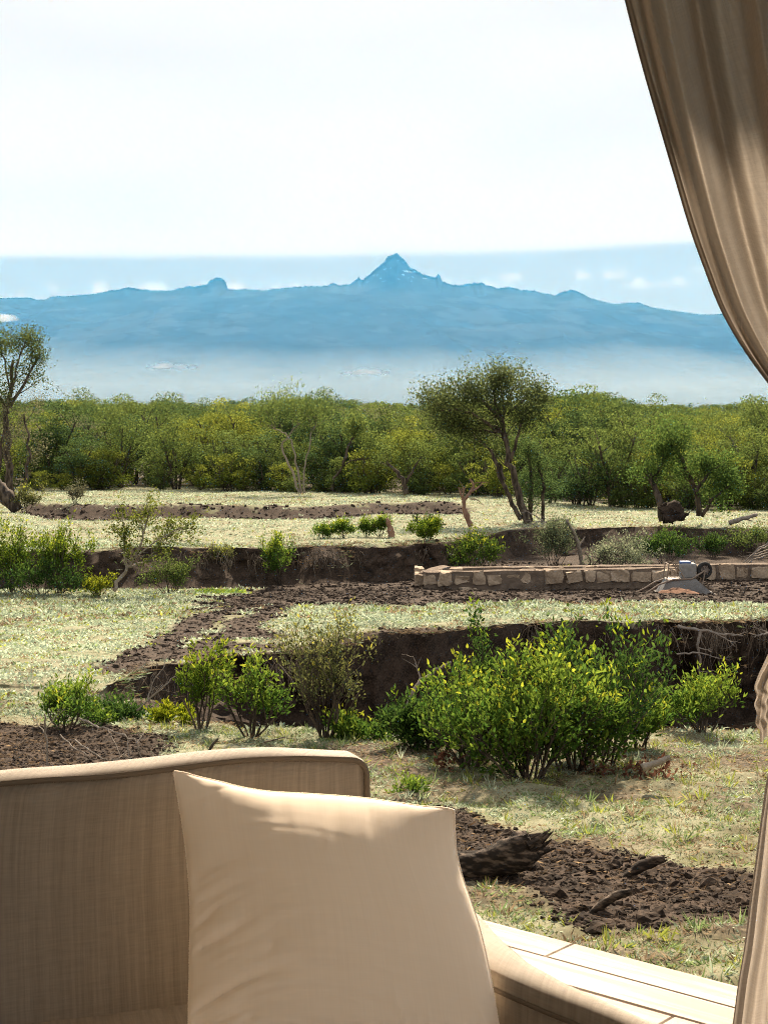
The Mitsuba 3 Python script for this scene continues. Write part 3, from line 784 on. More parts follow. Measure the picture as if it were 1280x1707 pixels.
def shrub(name, label, px, py, Y, width, height, seed, pal, stems=9, leaf=0.05, wl=0.38, per=16, last=2, clump=0.03, fine=True, bark='bark', category='bush', lean=0.0, kids=(3, 4), limit=9000, tips=None, spread=0.75, start=0.35, base_r=0.010, group=None, up=0.4, z=None, sink=0.05):
    """A many-stemmed bush, width and height in metres, rooted where the sight line of (px, py) stands at the distance Y (or on the ground there)."""
    rng = np.random.default_rng(seed)
    X = (px - CX) / F * Y
    b = np.array([X, Y, (float(ground_z(X, Y)) if z is None else z) - sink])
    out, twigs = [], []
    for k in range(stems):
        ang = 6.283 * (k + rng.random()) / stems
        q = rng.random() ** 0.5 * (1.7 if k % 3 == 0 else 1.0)
        d = np.array([math.cos(ang) * q * width / height * 0.75 + lean, math.sin(ang) * q * width / height * 0.75, 1.0])
        grow(rng, b + np.array([math.cos(ang), math.sin(ang), 0]) * width * 0.10 * rng.random(), d, height * rng.uniform(0.42, 0.66), base_r, 0, last, out, twigs, spread, up, kids, 0.4, 5, (0.45, 0.7), start)
    c, d, t = twig_leaves(rng, twigs, per, clump)
    if len(c) > limit:
        k = rng.permutation(len(c))[:limit]
        c, d, t = c[k], d[k], t[k]
    # fit the grown bush to the size asked for
    s = np.array([width * 0.5 / np.percentile(np.abs(c[:, 0] - X - lean * height * 0.5), 96), 1, height / max(np.percentile(c[:, 2], 99.3) - b[2], 0.05)])
    s[1] = s[0]
    fit = lambda p: (p - b) * s + b
    c = fit(c)
    low = c[:, 2] > b[2] + 0.02
    c, d, t = c[low], d[low], t[low]
    v, f, m = leaves(c, d + np.array([0, 0, 0.15]), leaf * rng.uniform(0.55, 1.3, len(c)), leaf * wl * rng.uniform(0.75, 1.25, len(c)), rng, fine, nrm=unit(rng.normal(size=(len(c), 3)) * 0.75 + [0.05, -0.2, 0.75]))
    hh = (c[:, 2] - b[2]) / height
    young = np.clip(t ** 3 * 0.55 + hh * 0.45 + (meshkit.fbm(c * 4, 2, seed) - 0.5) * 0.9 - 0.25 + rng.normal(size=len(c)) * 0.12, 0, 1)
    colr = tint(rng, len(c), pal[0], pal[1], 0.16, young)
    if tips is not None:
        hot = (t > 0.72) & (meshkit.noise(c * 9, seed + 3) * 0.55 + hh * 0.5 + rng.random(len(c)) * 0.25 > 0.90)
        colr[hot] = tint(rng, hot.sum(), tips, np.asarray(tips) * 1.25, 0.1)
    key = numbered(name)
    put(key + '__stems', wood([(fit(p), r, l) for p, r, l in out], (6, 4, 3, 3), 0.0018 if Y < 20 else 0.004), bark, True)
    put(key + '__foliage', (v, f), 'leaf', False, color=np.repeat(colr, m, 0))
    tag(key, label, category, group)
    tag(key + '__foliage', None, None, None, 'stuff')
    return key


FRESH, FRESH2, DEEP, SPARSE = ((0.056, 0.118, 0.020), (0.225, 0.30, 0.036)), ((0.060, 0.11, 0.014), (0.21, 0.27, 0.024)), ((0.026, 0.060, 0.017), (0.090, 0.150, 0.024)), ((0.085, 0.10, 0.04), (0.21, 0.21, 0.06))
TIPS = (0.28, 0.31, 0.028)
# near bushes
shrub('shrub', 'big bright green bush with yellow shoots in the right foreground before the gully', 880, 1284, 10.4, 0.92, 0.88, 21, FRESH, 22, 0.045, 0.42, 20, 2, 0.035, tips=TIPS, limit=6400, kids=(4, 5), start=0.12)
shrub('shrub', 'loose green bush leaning out of the left flank of the big bright bush', 782, 1270, 10.9, 0.66, 0.74, 66, FRESH, 13, 0.044, 0.42, 18, 2, 0.035, tips=TIPS, limit=3800, kids=(3, 5), start=0.15)
shrub('shrub', 'rounded green bush joined to the right flank of the big bright bush', 958, 1272, 10.8, 0.66, 0.80, 67, FRESH, 13, 0.045, 0.42, 18, 2, 0.035, tips=TIPS, limit=4200, kids=(3, 5), start=0.15)
shrub('shrub', 'dark green bush rising behind the right shoulder of the big bright bush', 1000, 1262, 11.3, 0.80, 1.02, 22, DEEP, 14, 0.048, 0.38, 16, 2, 0.03, tips=(0.20, 0.26, 0.02), limit=8000, start=0.2)
shrub('shrub', 'low dark green bush spreading at the left side of the big bright bush', 712, 1246, 11.6, 0.62, 0.58, 23, DEEP, 14, 0.046, 0.38, 16, 2, 0.03, tips=(0.16, 0.24, 0.02), limit=6500, start=0.12)
shrub('shrub', 'upright dark shoot bush poking above the left of the big bright bush', 812, 1262, 11.8, 0.36, 1.10, 24, DEEP, 5, 0.046, 0.36, 15, 2, 0.03, limit=2600, tips=(0.16, 0.24, 0.02))
shrub('shrub', 'small bright bush with yellow tips by the right edge of the gully', 1168, 1226, 12.6, 0.60, 0.56, 25, FRESH, 9, 0.045, 0.36, 15, 2, 0.03, tips=TIPS, limit=3600)
shrub('shrub', 'low leafy bush filling the gap right of the big bright bush', 1062, 1244, 11.8, 0.42, 0.42, 26, FRESH, 7, 0.048, 0.38, 14, 2, 0.03, tips=TIPS, limit=2000)
shrub('shrub', 'green bush with a tall yellow tipped shoot at the left above bare soil', 108, 1200, 13.0, 0.62, 0.50, 27, FRESH, 8, 0.046, 0.38, 13, 2, 0.03, tips=TIPS, limit=1500)
shrub('shrub', 'upright green bush at the near end of the gully, left of centre', 335, 1216, 12.6, 0.46, 0.76, 28, FRESH2, 7, 0.047, 0.38, 12, 2, 0.03, tips=TIPS, limit=1150, start=0.35)
shrub('shrub', 'green bush on bare reddish stems just left of the sparse grey one', 420, 1236, 12.2, 0.52, 0.72, 29, FRESH, 9, 0.047, 0.38, 11, 2, 0.03, tips=TIPS, limit=1250, start=0.4)
shrub('shrub', 'sparse greyish bush of many bare thin stems above the gully', 545, 1236, 12.0, 0.68, 1.02, 30, SPARSE, 15, 0.034, 0.42, 10, 2, 0.03, 'fine', tips=(0.30, 0.28, 0.05), limit=2200, start=0.25)
shrub('shrub', 'tiny yellow green bush low beside the stems left of the gully', 285, 1204, 13.0, 0.34, 0.22, 31, ((0.12, 0.17, 0.012), (0.33, 0.34, 0.02)), 6, 0.04, 0.45, 11, 2, 0.02, limit=900)
shrub('shrub', 'low dark bush at the foot of the left green bush', 190, 1200, 13.4, 0.60, 0.24, 32, DEEP, 8, 0.045, 0.38, 12, 2, 0.03, limit=1500)
shrub('shrub', 'small green leafy sprig growing alone in the grass near the sofa cushion', 683, 1296, 9.9, 0.22, 0.14, 33, FRESH, 6, 0.035, 0.42, 10, 1, 0.02, limit=400)
shrub('shrub', 'low green seedlings under the sparse grey bush', 590, 1240, 12.0, 0.46, 0.28, 34, FRESH, 8, 0.045, 0.38, 10, 2, 0.03, limit=1400, tips=TIPS)
# middle bushes
shrub('thicket', 'wide bright green thicket in the gully at the left edge', 100, 985, 33.2, 1.05, 1.55, 41, FRESH2, 12, 0.075, 0.42, 15, 2, 0.06, False, tips=TIPS, limit=5200)
shrub('thicket', 'bright green thicket cut by the left edge of the photo', 18, 985, 33.4, 1.05, 1.65, 42, FRESH2, 12, 0.075, 0.42, 15, 2, 0.06, False, tips=TIPS, limit=5200)
shrub('thicket', 'dark hanging thicket under the bright green ones at the left', 70, 990, 32.8, 1.9, 0.85, 43, DEEP, 12, 0.075, 0.42, 14, 2, 0.06, False, limit=4200)
shrub('thicket', 'tangled olive thicket at the right foot of the small leaning tree', 285, 986, 33.6, 1.15, 0.95, 44, OLIVE, 12, 0.055, 0.45, 13, 2, 0.06, False, limit=3400)
shrub('thicket', 'small yellow green bush left of the small leaning tree', 163, 988, 32.6, 0.55, 0.52, 45, ((0.10, 0.14, 0.015), (0.28, 0.29, 0.02)), 8, 0.06, 0.45, 12, 2, 0.04, False, limit=1500)
shrub('thicket', 'green bush growing down over the lip of the earth bank left of the middle', 466, 968, 36.0, 0.72, 1.28, 46, FRESH, 9, 0.07, 0.40, 14, 2, 0.05, False, tips=TIPS, limit=2600)
shrub('thicket', 'small yellowish bush on a rooty lump at the end of the bank', 370, 938, 36.4, 0.55, 0.5, 47, SPARSE, 8, 0.06, 0.45, 11, 2, 0.05, False, tips=TIPS, limit=1300, z=-3.5)
for i, (x, y, w, h) in enumerate([(541, 905, 0.55, 0.48), (572, 900, 0.52, 0.58), (612, 905, 0.42, 0.55), (634, 905, 0.50, 0.62)]):
    shrub('thicket', ['small green bush leftmost on the pale grass above the bank', 'small green bush second from left on the pale grass above the bank', 'slim green bush left of the broken stump', 'bushy green shrub touching the broken stump from the left'][i], x, y, 40.2, w, h, 50 + i, FRESH, 6, 0.07, 0.40, 13, 2, 0.05, False, tips=TIPS, limit=1300)
shrub('thicket', 'bright yellow green bush right of the broken stump', 715, 920, 39.2, 0.85, 0.62, 55, FRESH2, 9, 0.075, 0.42, 14, 2, 0.05, False, tips=TIPS, limit=2400)
shrub('thicket', 'dull green bush behind the bright one right of the stump', 715, 880, 42.5, 0.7, 0.5, 56, DEEP, 8, 0.07, 0.42, 12, 2, 0.05, False, limit=1500)
shrub('thicket', 'large dark green bush behind the left end of the stone wall', 785, 950, 38.6, 1.55, 1.12, 57, ((0.03, 0.062, 0.012), (0.11, 0.16, 0.018)), 14, 0.075, 0.42, 15, 2, 0.06, False, tips=TIPS, limit=5600)
shrub('thicket', 'dark green bush hanging on the shaded bank right of the middle', 1110, 945, 40.8, 1.25, 0.95, 58, DEEP, 12, 0.08, 0.42, 14, 2, 0.06, False, limit=3200)
shrub('thicket', 'bright yellow weed just behind the stone wall', 957, 950, 38.2, 0.62, 0.26, 59, ((0.14, 0.18, 0.01), (0.36, 0.36, 0.02)), 8, 0.06, 0.4, 11, 2, 0.03, False, limit=1100)
shrub('thicket', 'drooping grey green cut branch left of the bare pole', 925, 948, 40.0, 1.0, 1.35, 60, ((0.07, 0.095, 0.05), (0.17, 0.20, 0.11)), 12, 0.07, 0.35, 18, 2, 0.06, False, limit=3600)
shrub('thicket', 'heap of cut grey green branches lying behind the stone wall', 1035, 950, 39.6, 1.75, 1.0, 61, ((0.13, 0.16, 0.10), (0.32, 0.35, 0.22)), 16, 0.075, 0.32, 18, 2, 0.05, False, limit=5000, up=-0.1)
shrub('thicket', 'green bush on the bank at the right edge under the fallen branch', 1255, 900, 43.0, 1.3, 0.9, 62, OLIVE, 10, 0.07, 0.42, 13, 2, 0.06, False, limit=2600)
shrub('thicket', 'trailing olive bush on the bank below the uprooted tree', 1190, 905, 42.6, 0.9, 0.7, 63, DEEP, 9, 0.07, 0.42, 13, 2, 0.06, False, limit=1800)
shrub('thicket', 'slim grey bush on the far eroded scar, left', 125, 845, 57.0, 0.6, 0.9, 64, GREY, 7, 0.07, 0.5, 12, 2, 0.07, False, limit=900)
shrub('thicket', 'yellowish bush below the log at the left edge', 42, 850, 55.0, 1.1, 1.15, 65, SPARSE, 9, 0.08, 0.5, 12, 2, 0.07, False, limit=1500, tips=TIPS)
single_tree('leaning_sapling', 'small leaning tree with a bare grey trunk in the gully at the left', 'tree', 32.5,
            [([(190, 985, 0), (202, 962, 0), (214, 948, 0), (222, 935, 0), (236, 905, 0)], 0.045, 0.022, 7), ([(212, 948, 0), (207, 915, 0), (206, 870, 0)], 0.028, 0.010, 9), ([(216, 946, 0), (245, 935, .2), (275, 900, .3)], 0.026, 0.010, 9),
             ([(226, 928, 0), (240, 890, -.2), (250, 850, -.3)], 0.022, 0.008, 9), ([(222, 935, 0), (262, 900, -.2), (300, 880, -.3)], 0.02, 0.008, 9)], 14, ((0.06, 0.085, 0.018), (0.16, 0.18, 0.03)), 0.055, 15, 2, (3, 5), 0.05, 'pale_bark', sub=0.42, start=0.4, limit=3600)

# ------------------------------------------------------------------ grass, clods, roots
def sample_fan(rng, n, y0, y1, half=0.27, power=1.0):
    """Points spread evenly over the ground between two distances."""
    Y = np.sqrt(y0 ** 2 + (y1 ** 2 - y0 ** 2) * rng.random(n) ** power)
    return rng.uniform(-half, half, n) * Y, Y


def in_gully(X, Y):
    x = col(X / Y)
    return (Y > slope_y(near_lip(x)) - 0.05) & (Y < np.maximum(slope_y(far_lip(x)), slope_y(near_lip(x))) + 0.25) & (gully_deep(x) > 0.12)


def on_bank(X, Y):
    x = col(X / Y)
    return (Y > bank_base(x) - 0.25) & (Y < bank_top(x) + 0.3)


SAGE, GREEN, STRAW, LIME = ((0.22, 0.28, 0.19), (0.44, 0.505, 0.38)), ((0.12, 0.19, 0.07), (0.25, 0.32, 0.14)), ((0.15, 0.105, 0.065), (0.27, 0.21, 0.135)), ((0.19, 0.235, 0.04), (0.31, 0.33, 0.07))


def tufts(rng, X, Y, per, L, W, mixw, tilt, spread, deep=False):
    n = len(X)
    Z = ground_z(X, Y)
    kind = np.zeros(n, int)
    fld = meshkit.fbm(np.stack([X * 1.1, Y * 1.1, X * 0 + 2], -1), 3, 12)
    fld2 = meshkit.fbm(np.stack([X * 2.3, Y * 2.3, X * 0 + 8], -1), 3, 14)
    u = rng.random(n)
    w = np.stack([np.full(n, mixw[0]) * np.clip(0.3 + (fld - 0.3) * 2.4, 0.05, 2), np.full(n, mixw[1]) * np.clip((fld2 - 0.25) * 2.5, 0.05, 2), np.full(n, mixw[2]) * np.clip(1.5 - fld * 2.0, 0.05, 2), np.full(n, mixw[3])], 1)
    w = np.cumsum(w / w.sum(1, keepdims=True), 1)
    kind = (u[:, None] > w).sum(1)
    k = np.repeat(np.arange(n), per)
    N = len(k)
    ang = rng.random(N) * 6.2832
    el = np.clip(rng.normal(tilt, 0.3, N), 0.05, 1.5)
    d = np.stack([np.cos(ang) * np.cos(el), np.sin(ang) * np.cos(el), np.sin(el)], -1)
    r = spread * np.sqrt(rng.random(N))
    big = (rng.uniform(0.6, 1.35, n) ** 1.3)[k]
    c = np.stack([X[k] + np.cos(ang + 0.5) * r, Y[k] + np.sin(ang + 0.5) * r, Z[k] - 0.006 + rng.random(N) * (0.02 if deep else 0.0)], -1)
    v, f, m = leaves(c, d, L * big * rng.uniform(0.5, 1.2, N), W * big * rng.uniform(0.7, 1.3, N), rng)
    pal = np.array([SAGE, GREEN, STRAW, LIME])[kind[k]]
    t = rng.random((N, 1))
    tone = 0.62 + 0.76 * meshkit.fbm(np.stack([X * 0.45, Y * 0.30, X * 0 + 4], -1), 4, 19)
    colr = np.clip((pal[:, 0] * (1 - t) + pal[:, 1] * t) * (1 + rng.normal(size=(N, 1)) * 0.15) * tone[k][:, None], 0.01, 0.9)
    return v, f, np.repeat(colr, m, 0)


rng = np.random.default_rng(5)
green_parts = []


def lawn(n, y0, y1, per, L, W, mixw, tilt, spread, cut, half=0.27, power=1.0, deep=False):
    X, Y = sample_fan(rng, n, y0, y1, half, power)
    soil, gr = soil_mask(X, Y)
    x = col(X / Y)
    patch = meshkit.fbm(np.stack([X * 1.7, Y * 1.7, X * 0 + 5], -1), 4, 22)
    ok = (rng.random(n) > soil * 1.35 + (patch < cut) * 0.75) & ~in_gully(X, Y) & ~on_bank(X, Y)
    green_parts.append(tufts(rng, X[ok], Y[ok], per, L, W, mixw, tilt, spread, deep))


lawn(26000, 4.5, 15.5, 13, 0.036, 0.0055, (1.3, 0.9, 0.45, 0.12), 0.42, 0.040, 0.47, 0.32)
lawn(20000, 4.5, 15.5, 12, 0.019, 0.011, (1.9, 0.7, 0.15, 0.10), 0.35, 0.05, 0.49, 0.32)
lawn(1500, 4.5, 13, 9, 0.065, 0.0065, (0.2, 0.8, 0.2, 0.7), 0.95, 0.02, 0.36, 0.30)
lawn(42000, 12.5, 37.5, 9, 0.042, 0.020, (1.5, 0.12, 0.22, 0.10), 0.42, 0.08, 0.36, 0.28, 0.9, True)
lawn(9000, 25, 37.5, 8, 0.085, 0.028, (1.0, 0.18, 0.45, 0.12), 0.6, 0.10, 0.40, 0.28)
lawn(22000, 35.5, 80, 8, 0.075, 0.032, (1.7, 0.10, 0.35, 0.10), 0.45, 0.2, 0.36, 0.28)
n0 = 0
vs, fs, cs = [], [], []
for v, f, c in green_parts:
    vs.append(v)
    fs.append(f + n0)
    cs.append(c)
    n0 += len(v)
put('grass', (np.vstack(vs), np.vstack(fs)), 'grass_blade', False, color=np.vstack(cs))
tag('grass', 'pale dewy low grass and small leaved ground cover over the grassland', 'grass', None, 'stuff')
# green weeds on the edge of the rough earth and by the right hand grass strip
X = rng.normal(size=900)
Yw = 33.9 + rng.uniform(-0.5, 0.5, 900)
Xw = (rng.uniform(335, 400, 900) - CX) / F * Yw
v, f, c = tufts(rng, Xw, Yw, 6, 0.09, 0.05, (0, 1, 0, 0.6), 0.5, 0.06)
put('weed_patch', (v, f), 'grass_blade', False, color=c * np.array([0.7, 0.85, 0.6]))
tag('weed_patch', 'strip of bright green creeping weeds at the left end of the rough dark earth', 'weeds', None, 'stuff')
# straw and dead leaf litter lying on the near ground
X, Y = sample_fan(rng, 36000, 4.5, 15.0, 0.30)
ok = (meshkit.fbm(np.stack([X * 1.7, Y * 1.7, X * 0 + 5], -1), 4, 22) < 0.40 + rng.random(len(X)) * 0.2) & ~in_gully(X, Y)
X, Y = X[ok], Y[ok]
ang = rng.random(len(X)) * 6.28
d = np.stack([np.cos(ang), np.sin(ang), rng.normal(0.12, 0.22, len(X))], -1)
v, f, m = leaves(np.stack([X, Y, ground_z(X, Y) + 0.004 + rng.random(len(X)) * 0.01], -1), d, rng.uniform(0.012, 0.06, len(X)), rng.uniform(0.003, 0.009, len(X)), rng)
put('litter', (v, f), 'grass_blade', False, color=np.repeat(tint(rng, len(X), (0.10, 0.062, 0.036), (0.34, 0.25, 0.15), 0.25), m, 0))
tag('litter', 'dry brown straw and dead leaf litter strewn over the near ground', 'litter', None, 'stuff')

clod_c, clod_s = [], []


def clods(poly_bounds, n, s0, s1, test):
    x0, x1, y0, y1 = poly_bounds
    X, Y = rng.uniform(x0, x1, n), rng.uniform(y0, y1, n)
    ok = test(X, Y)
    X, Y = X[ok], Y[ok]
    s = s0 * (s1 / s0) ** (rng.random(len(X)) ** 2.2)
    clod_c.append(np.stack([X, Y, ground_z(X, Y) - s * 0.10], -1))
    clod_s.append(s)


bare = lambda lim: (lambda X, Y: (soil_mask(X, Y)[0] > lim + (rng.random(len(X)) - 0.5) * 0.3) & ~in_gully(X, Y) & ~on_bank(X, Y))
clods((0.2, 2.8, 6.2, 10.0), 24000, 0.004, 0.024, bare(0.38))
clods((0.2, 2.8, 6.2, 10.0), 900, 0.02, 0.055, bare(0.6))
clods((-4.2, -1.4, 9.5, 14.5), 24000, 0.004, 0.028, bare(0.38))
clods((-4.5, 11, 28.0, 41.0), 20000, 0.012, 0.085, bare(0.40))
clods((-3.8, 0.5, 15.5, 34.0), 11000, 0.010, 0.055, bare(0.40))
clods((-1.5, 8, 22, 28.0), 1500, 0.02, 0.07, bare(0.5))
clods((-14, 3, 50, 60), 3200, 0.03, 0.11, bare(0.42))
# crumbled earth at the foot of the banks and in the gully
X, Y = sample_fan(rng, 3500, 13.5, 26, 0.28)
x = col(X / Y)
ok = (Y > slope_y(near_lip(x)) + 0.6) & (Y < slope_y(far_lip(x)) - 0.05) & (gully_deep(x) > 0.5)
X, Y, x = X[ok], Y[ok], x[ok]
s = 0.03 * 9 ** (rng.random(len(X)) ** 2)
clod_c.append(np.stack([X, Y, ground_z(X, Y) + s * 0.2], -1))
clod_s.append(s)
cc_, cs_ = np.vstack(clod_c), np.concatenate(clod_s)
large = cs_ / cc_[:, 1] > 0.0030               # the ones that show largest are rougher
tiny = cs_ / cc_[:, 1] < 0.0013
mid = ~large & ~tiny
v, f = join([icos(cc_[large], cs_[large], rng, 0.7, 0.34, 1), icos(cc_[mid], cs_[mid], rng, 0.7, 0.40), icos(cc_[tiny], cs_[tiny] * 1.2, rng, 0.7, 0.35, -1)])
put('soil_clods', (v, f), 'soil', False)
tag('soil_clods', 'loose dark brown clods of dug and crumbled earth', 'soil', None, 'stuff')

# straw and root fibres mixed into the near soil
X, Y = rng.uniform(-4.2, 2.8, 16000), rng.uniform(6.2, 14.5, 16000)
ok = (soil_mask(X, Y)[0] > 0.5) & ~in_gully(X, Y)
X, Y = X[ok], Y[ok]
ang = rng.random(len(X)) * 6.28
v, f, m = leaves(np.stack([X, Y, ground_z(X, Y) + 0.008 + rng.random(len(X)) * 0.012], -1), np.stack([np.cos(ang), np.sin(ang), rng.normal(0.1, 0.3, len(X))], -1), rng.uniform(0.03, 0.11, len(X)), 0.0035, rng)
put('root_fibres', (v, f), 'grass_blade', False, color=np.repeat(tint(rng, len(X), (0.06, 0.045, 0.033), (0.20, 0.15, 0.105), 0.25), m, 0))
tag('root_fibres', 'dry root fibres and straw mixed into the dug dark soil', 'litter', None, 'stuff')
# dry grass and sods drooping over the lips
def lip_fringe(n, y_of, spread, L):
    px = rng.uniform(180, 1340, n)
    keep = rng.random(n) < np.clip((meshkit.fbm(np.stack([px * 0.03, px * 0, px * 0 + 6], -1), 3, 44) - 0.3) * 3, 0, 1)
    px = px[keep]
    Y = y_of(px) + rng.normal(size=len(px)) * spread
    X = (px - CX) / F * Y
    v, f, c = tufts(rng, X, Y + 0.12, 9, L, L * 0.09, (0.3, 0.25, 1.6, 0.0), 0.05, L * 0.9)
    return v, f, c * 0.7


fr = [lip_fringe(1500, lambda q: slope_y(far_lip(q)), 0.35, 0.11), lip_fringe(1500, lambda q: bank_top(q) + 0.1, 0.4, 0.15)]
put('dry_grass', (np.vstack([fr[0][0], fr[1][0]]), np.vstack([fr[0][1], fr[1][1] + len(fr[0][0])])), 'grass_blade', False, color=np.vstack([fr[0][2], fr[1][2]]))
tag('dry_grass', 'dry brown grass fringing the broken lips of the earth banks', 'grass', None, 'stuff')
# fibrous roots and dead grass hanging from the lips of the banks
two('root', VC, 0.9, 0.15)


def strands(n, place, l0, l1, r):
    ms, cols = [], []
    for k in range(n):
        p, wildness = place()
        L = rng.uniform(l0, l1) * rng.uniform(0.4, 1)
        q = [p]
        d = np.array([rng.normal() * 0.5, -0.8, 0.15])
        for j in range(5):
            d = unit(d * 0.62 + np.array([rng.normal() * wildness, rng.normal() * 0.16, -0.6]))
            q.append(q[-1] + d * L / 5)
        v, f = tube(np.array(q), np.linspace(r, r * 0.35, 6) * rng.uniform(0.5, 1.4), 3, False)
        ms.append((v, f))
        cols.append(np.repeat(tint(rng, 1, (0.045, 0.032, 0.022), (0.20, 0.165, 0.125), 0.25), len(v), 0))
    return ms, cols


patchy = lambda q, sd: meshkit.fbm(np.array([[q * 0.045, 3.0, sd]]), 3, 40)[0]


def lip_near():
    while True:
        px = rng.uniform(230, 1330)
        if rng.random() < (patchy(px, 1.0) - 0.25) * 1.8 * min(1, gully_deep(px)):
            break
    a = (px - CX) / F
    Y = slope_y(far_lip(px)) - rng.uniform(-0.1, 0.25)
    return np.array([a * Y, Y, float(z_slope(Y)) + lumps(np.array(a * Y), np.array(Y)) - rng.uniform(0, 0.25)]), 0.3


def lip_mid():
    while True:
        px = rng.uniform(300, 760) if rng.random() < 0.6 else rng.uniform(830, 1330)
        if rng.random() < (patchy(px, 7.0) - 0.22) * 1.8:
            break
    a = (px - CX) / F
    t = rng.uniform(0.0, 0.35)
    Y = bank_top(px) * (1 - t) + bank_base(px) * t - 0.2
    zt, zb = z_top(bank_top(px)), -3.95
    return np.array([a * Y, Y, zt * (1 - t) + zb * t - 0.02]), 0.3


m1, c1 = strands(1000, lip_near, 0.15, 0.8, 0.006)
m2, c2 = strands(700, lip_mid, 0.15, 0.7, 0.008)
put('hanging_roots', join(m1 + m2), 'root', True, color=np.vstack(c1 + c2))
tag('hanging_roots', 'fine dry roots and dead grass hanging from the lips of the earth banks', 'roots', None, 'stuff')


# ------------------------------------------------------------------ dead wood
def branch_thing(name, label, category, parts, Y0, mat, seed, twigs=0, group=None, snap=None, rough=0.0):
    """parts: [([(px, py, depth offset)], r0, r1)]; each becomes a limb. snap: drop the points at these indices of the first limb to the ground."""
    rng_ = np.random.default_rng(seed)
    ms = []
    for pts, r0, r1 in parts:
        p = np.array([at(x, y, Y0 + o) for x, y, o in pts])
        n = max(8, 4 * len(p))
        tt = np.linspace(0, len(p) - 1, n)
        p = np.stack([np.interp(tt, np.arange(len(p)), p[:, k]) for k in range(3)], -1)
        L = np.linalg.norm(np.diff(p, axis=0), axis=1).sum()
        p[1:-1] += rng_.normal(size=(n - 2, 3)) * L * 0.010
        rad = np.linspace(r0, r1, n) * (1 + rng_.normal(size=n) * 0.08)
        v, f = tube(p, rad, 8 if r0 > 0.03 else 5)
        if rough:
            v = v + (meshkit.fbm(v * 9 / max(r0 * 10, 0.3), 3, seed)[:, None] - 0.5) * r0 * rough * unit(v - p[np.clip(np.arange(len(v)) // 8, 0, n - 1)])
        ms.append((v, f))
        for _ in range(twigs):
            i = rng_.integers(n // 3, n)
            q, tw = [], []
            grow(rng_, p[i], unit(p[i] - p[i - 1]) + rand_unit(rng_, 1)[0] * 0.8, L * 0.3, rad[i] * 0.5, 0, 1, q, tw, 0.8, 0.1, (1, 3), 0.4, 4)
            ms += [tube(a, np.maximum(b, 0.0015), 4) for a, b, _ in q]
    key = numbered(name)
    put(key, join(ms), mat, True)
    tag(key, label, category, group)
    return key


branch_thing('dead_sapling', 'bare reddish dead sapling with crooked arms left of the leaning tree', 'dead tree', [([(785, 878, 0), (775, 852, 0), (773, 835, 0), (785, 820, 0), (790, 808, 0), (783, 798, 0)], 0.075, 0.025), ([(786, 820, 0), (798, 812, .2), (803, 806, .2)], 0.035, 0.012), ([(783, 832, 0), (796, 833, 0), (805, 842, -.2)], 0.022, 0.008), ([(783, 878, -.1), (772, 858, -.1)], 0.035, 0.012)], 45.0, 'red_bark', 31, 3)
branch_thing('tree_stump', 'broken split stump with a reddish torn side on the pale grass above the bank', 'stump', [([(653, 898, 0), (650, 880, 0), (645, 864, 0)], 0.10, 0.045)], 40.0, 'red_bark', 32, 0, rough=0.9)
branch_thing('grey_log', 'weathered grey log lying at the left edge below the woodland', 'log', [([(30, 852, 0), (12, 830, 0), (-10, 806, 0)], 0.20, 0.28), ([(28, 830, .2), (0, 822, .2)], 0.10, 0.05)], 55.0, 'bark', 33, 0, rough=0.8)
branch_thing('bare_pole', 'bare pale dead pole leaning in front of the bank behind the stone wall', 'dead branch', [([(970, 948, 0), (966, 915, 0), (957, 890, 0), (945, 866, 0)], 0.055, 0.035), ([(964, 912, 0), (975, 895, .2)], 0.03, 0.012)], 40.0, 'pale_bark', 34, 1)
branch_thing('bare_branches', 'spray of bare pale twigs lying at the foot of the leaning tree', 'dead branches', [([(940, 866, 0), (920, 868, 0), (895, 872, 0), (872, 880, 0)], 0.03, 0.012), ([(905, 868, 0), (885, 856, .2), (872, 850, .2)], 0.02, 0.008), ([(915, 868, 0), (890, 880, -.2), (865, 884, -.2)], 0.02, 0.008), ([(900, 870, 0), (876, 868, .1)], 0.015, 0.006)], 43.2, 'pale_bark', 35, 3)
branch_thing('fallen_branch', 'fallen grey branch lying on the bank near the right edge', 'log', [([(1215, 872, 0), (1240, 864, 0), (1262, 858, 0)], 0.07, 0.05)], 44.2, 'pale_bark', 36, 1)
branch_thing('root_ball', 'dark torn root plate of the uprooted tree on the right bank', 'tree root', [([(1108, 862, 0), (1120, 845, 0), (1136, 858, 0)], 0.24, 0.16), ([(1105, 866, -.2), (1122, 866, -.2), (1140, 862, -.2)], 0.15, 0.08), ([(1102, 852, .1), (1112, 838, .1)], 0.14, 0.08)], 45.6, 'soil', 37, 2, rough=1.2)
branch_thing('brush_pile', 'tangle of dead brown sticks behind the stone wall', 'dead branches', [([(980 + k * 6, 948, 0), (985 + k * 5 + (k % 3) * 9, 935 - (k % 4) * 4, .1), (975 + k * 8, 922 + (k % 3) * 5, .2)], 0.02, 0.008) for k in range(9)], 39.0, 'bark', 38, 2)
branch_thing('dry_roots', 'pale dry roots fanning over the dark hollow at the right edge behind the wall', 'tree root', [([(1290, 900 + 6 * k, 0), (1265 - 4 * k, 915 + 5 * k, -.2), (1235 + 5 * k, 942 + k, -.3)], 0.025, 0.012) for k in range(5)], 41.5, 'pale_bark', 39, 1)
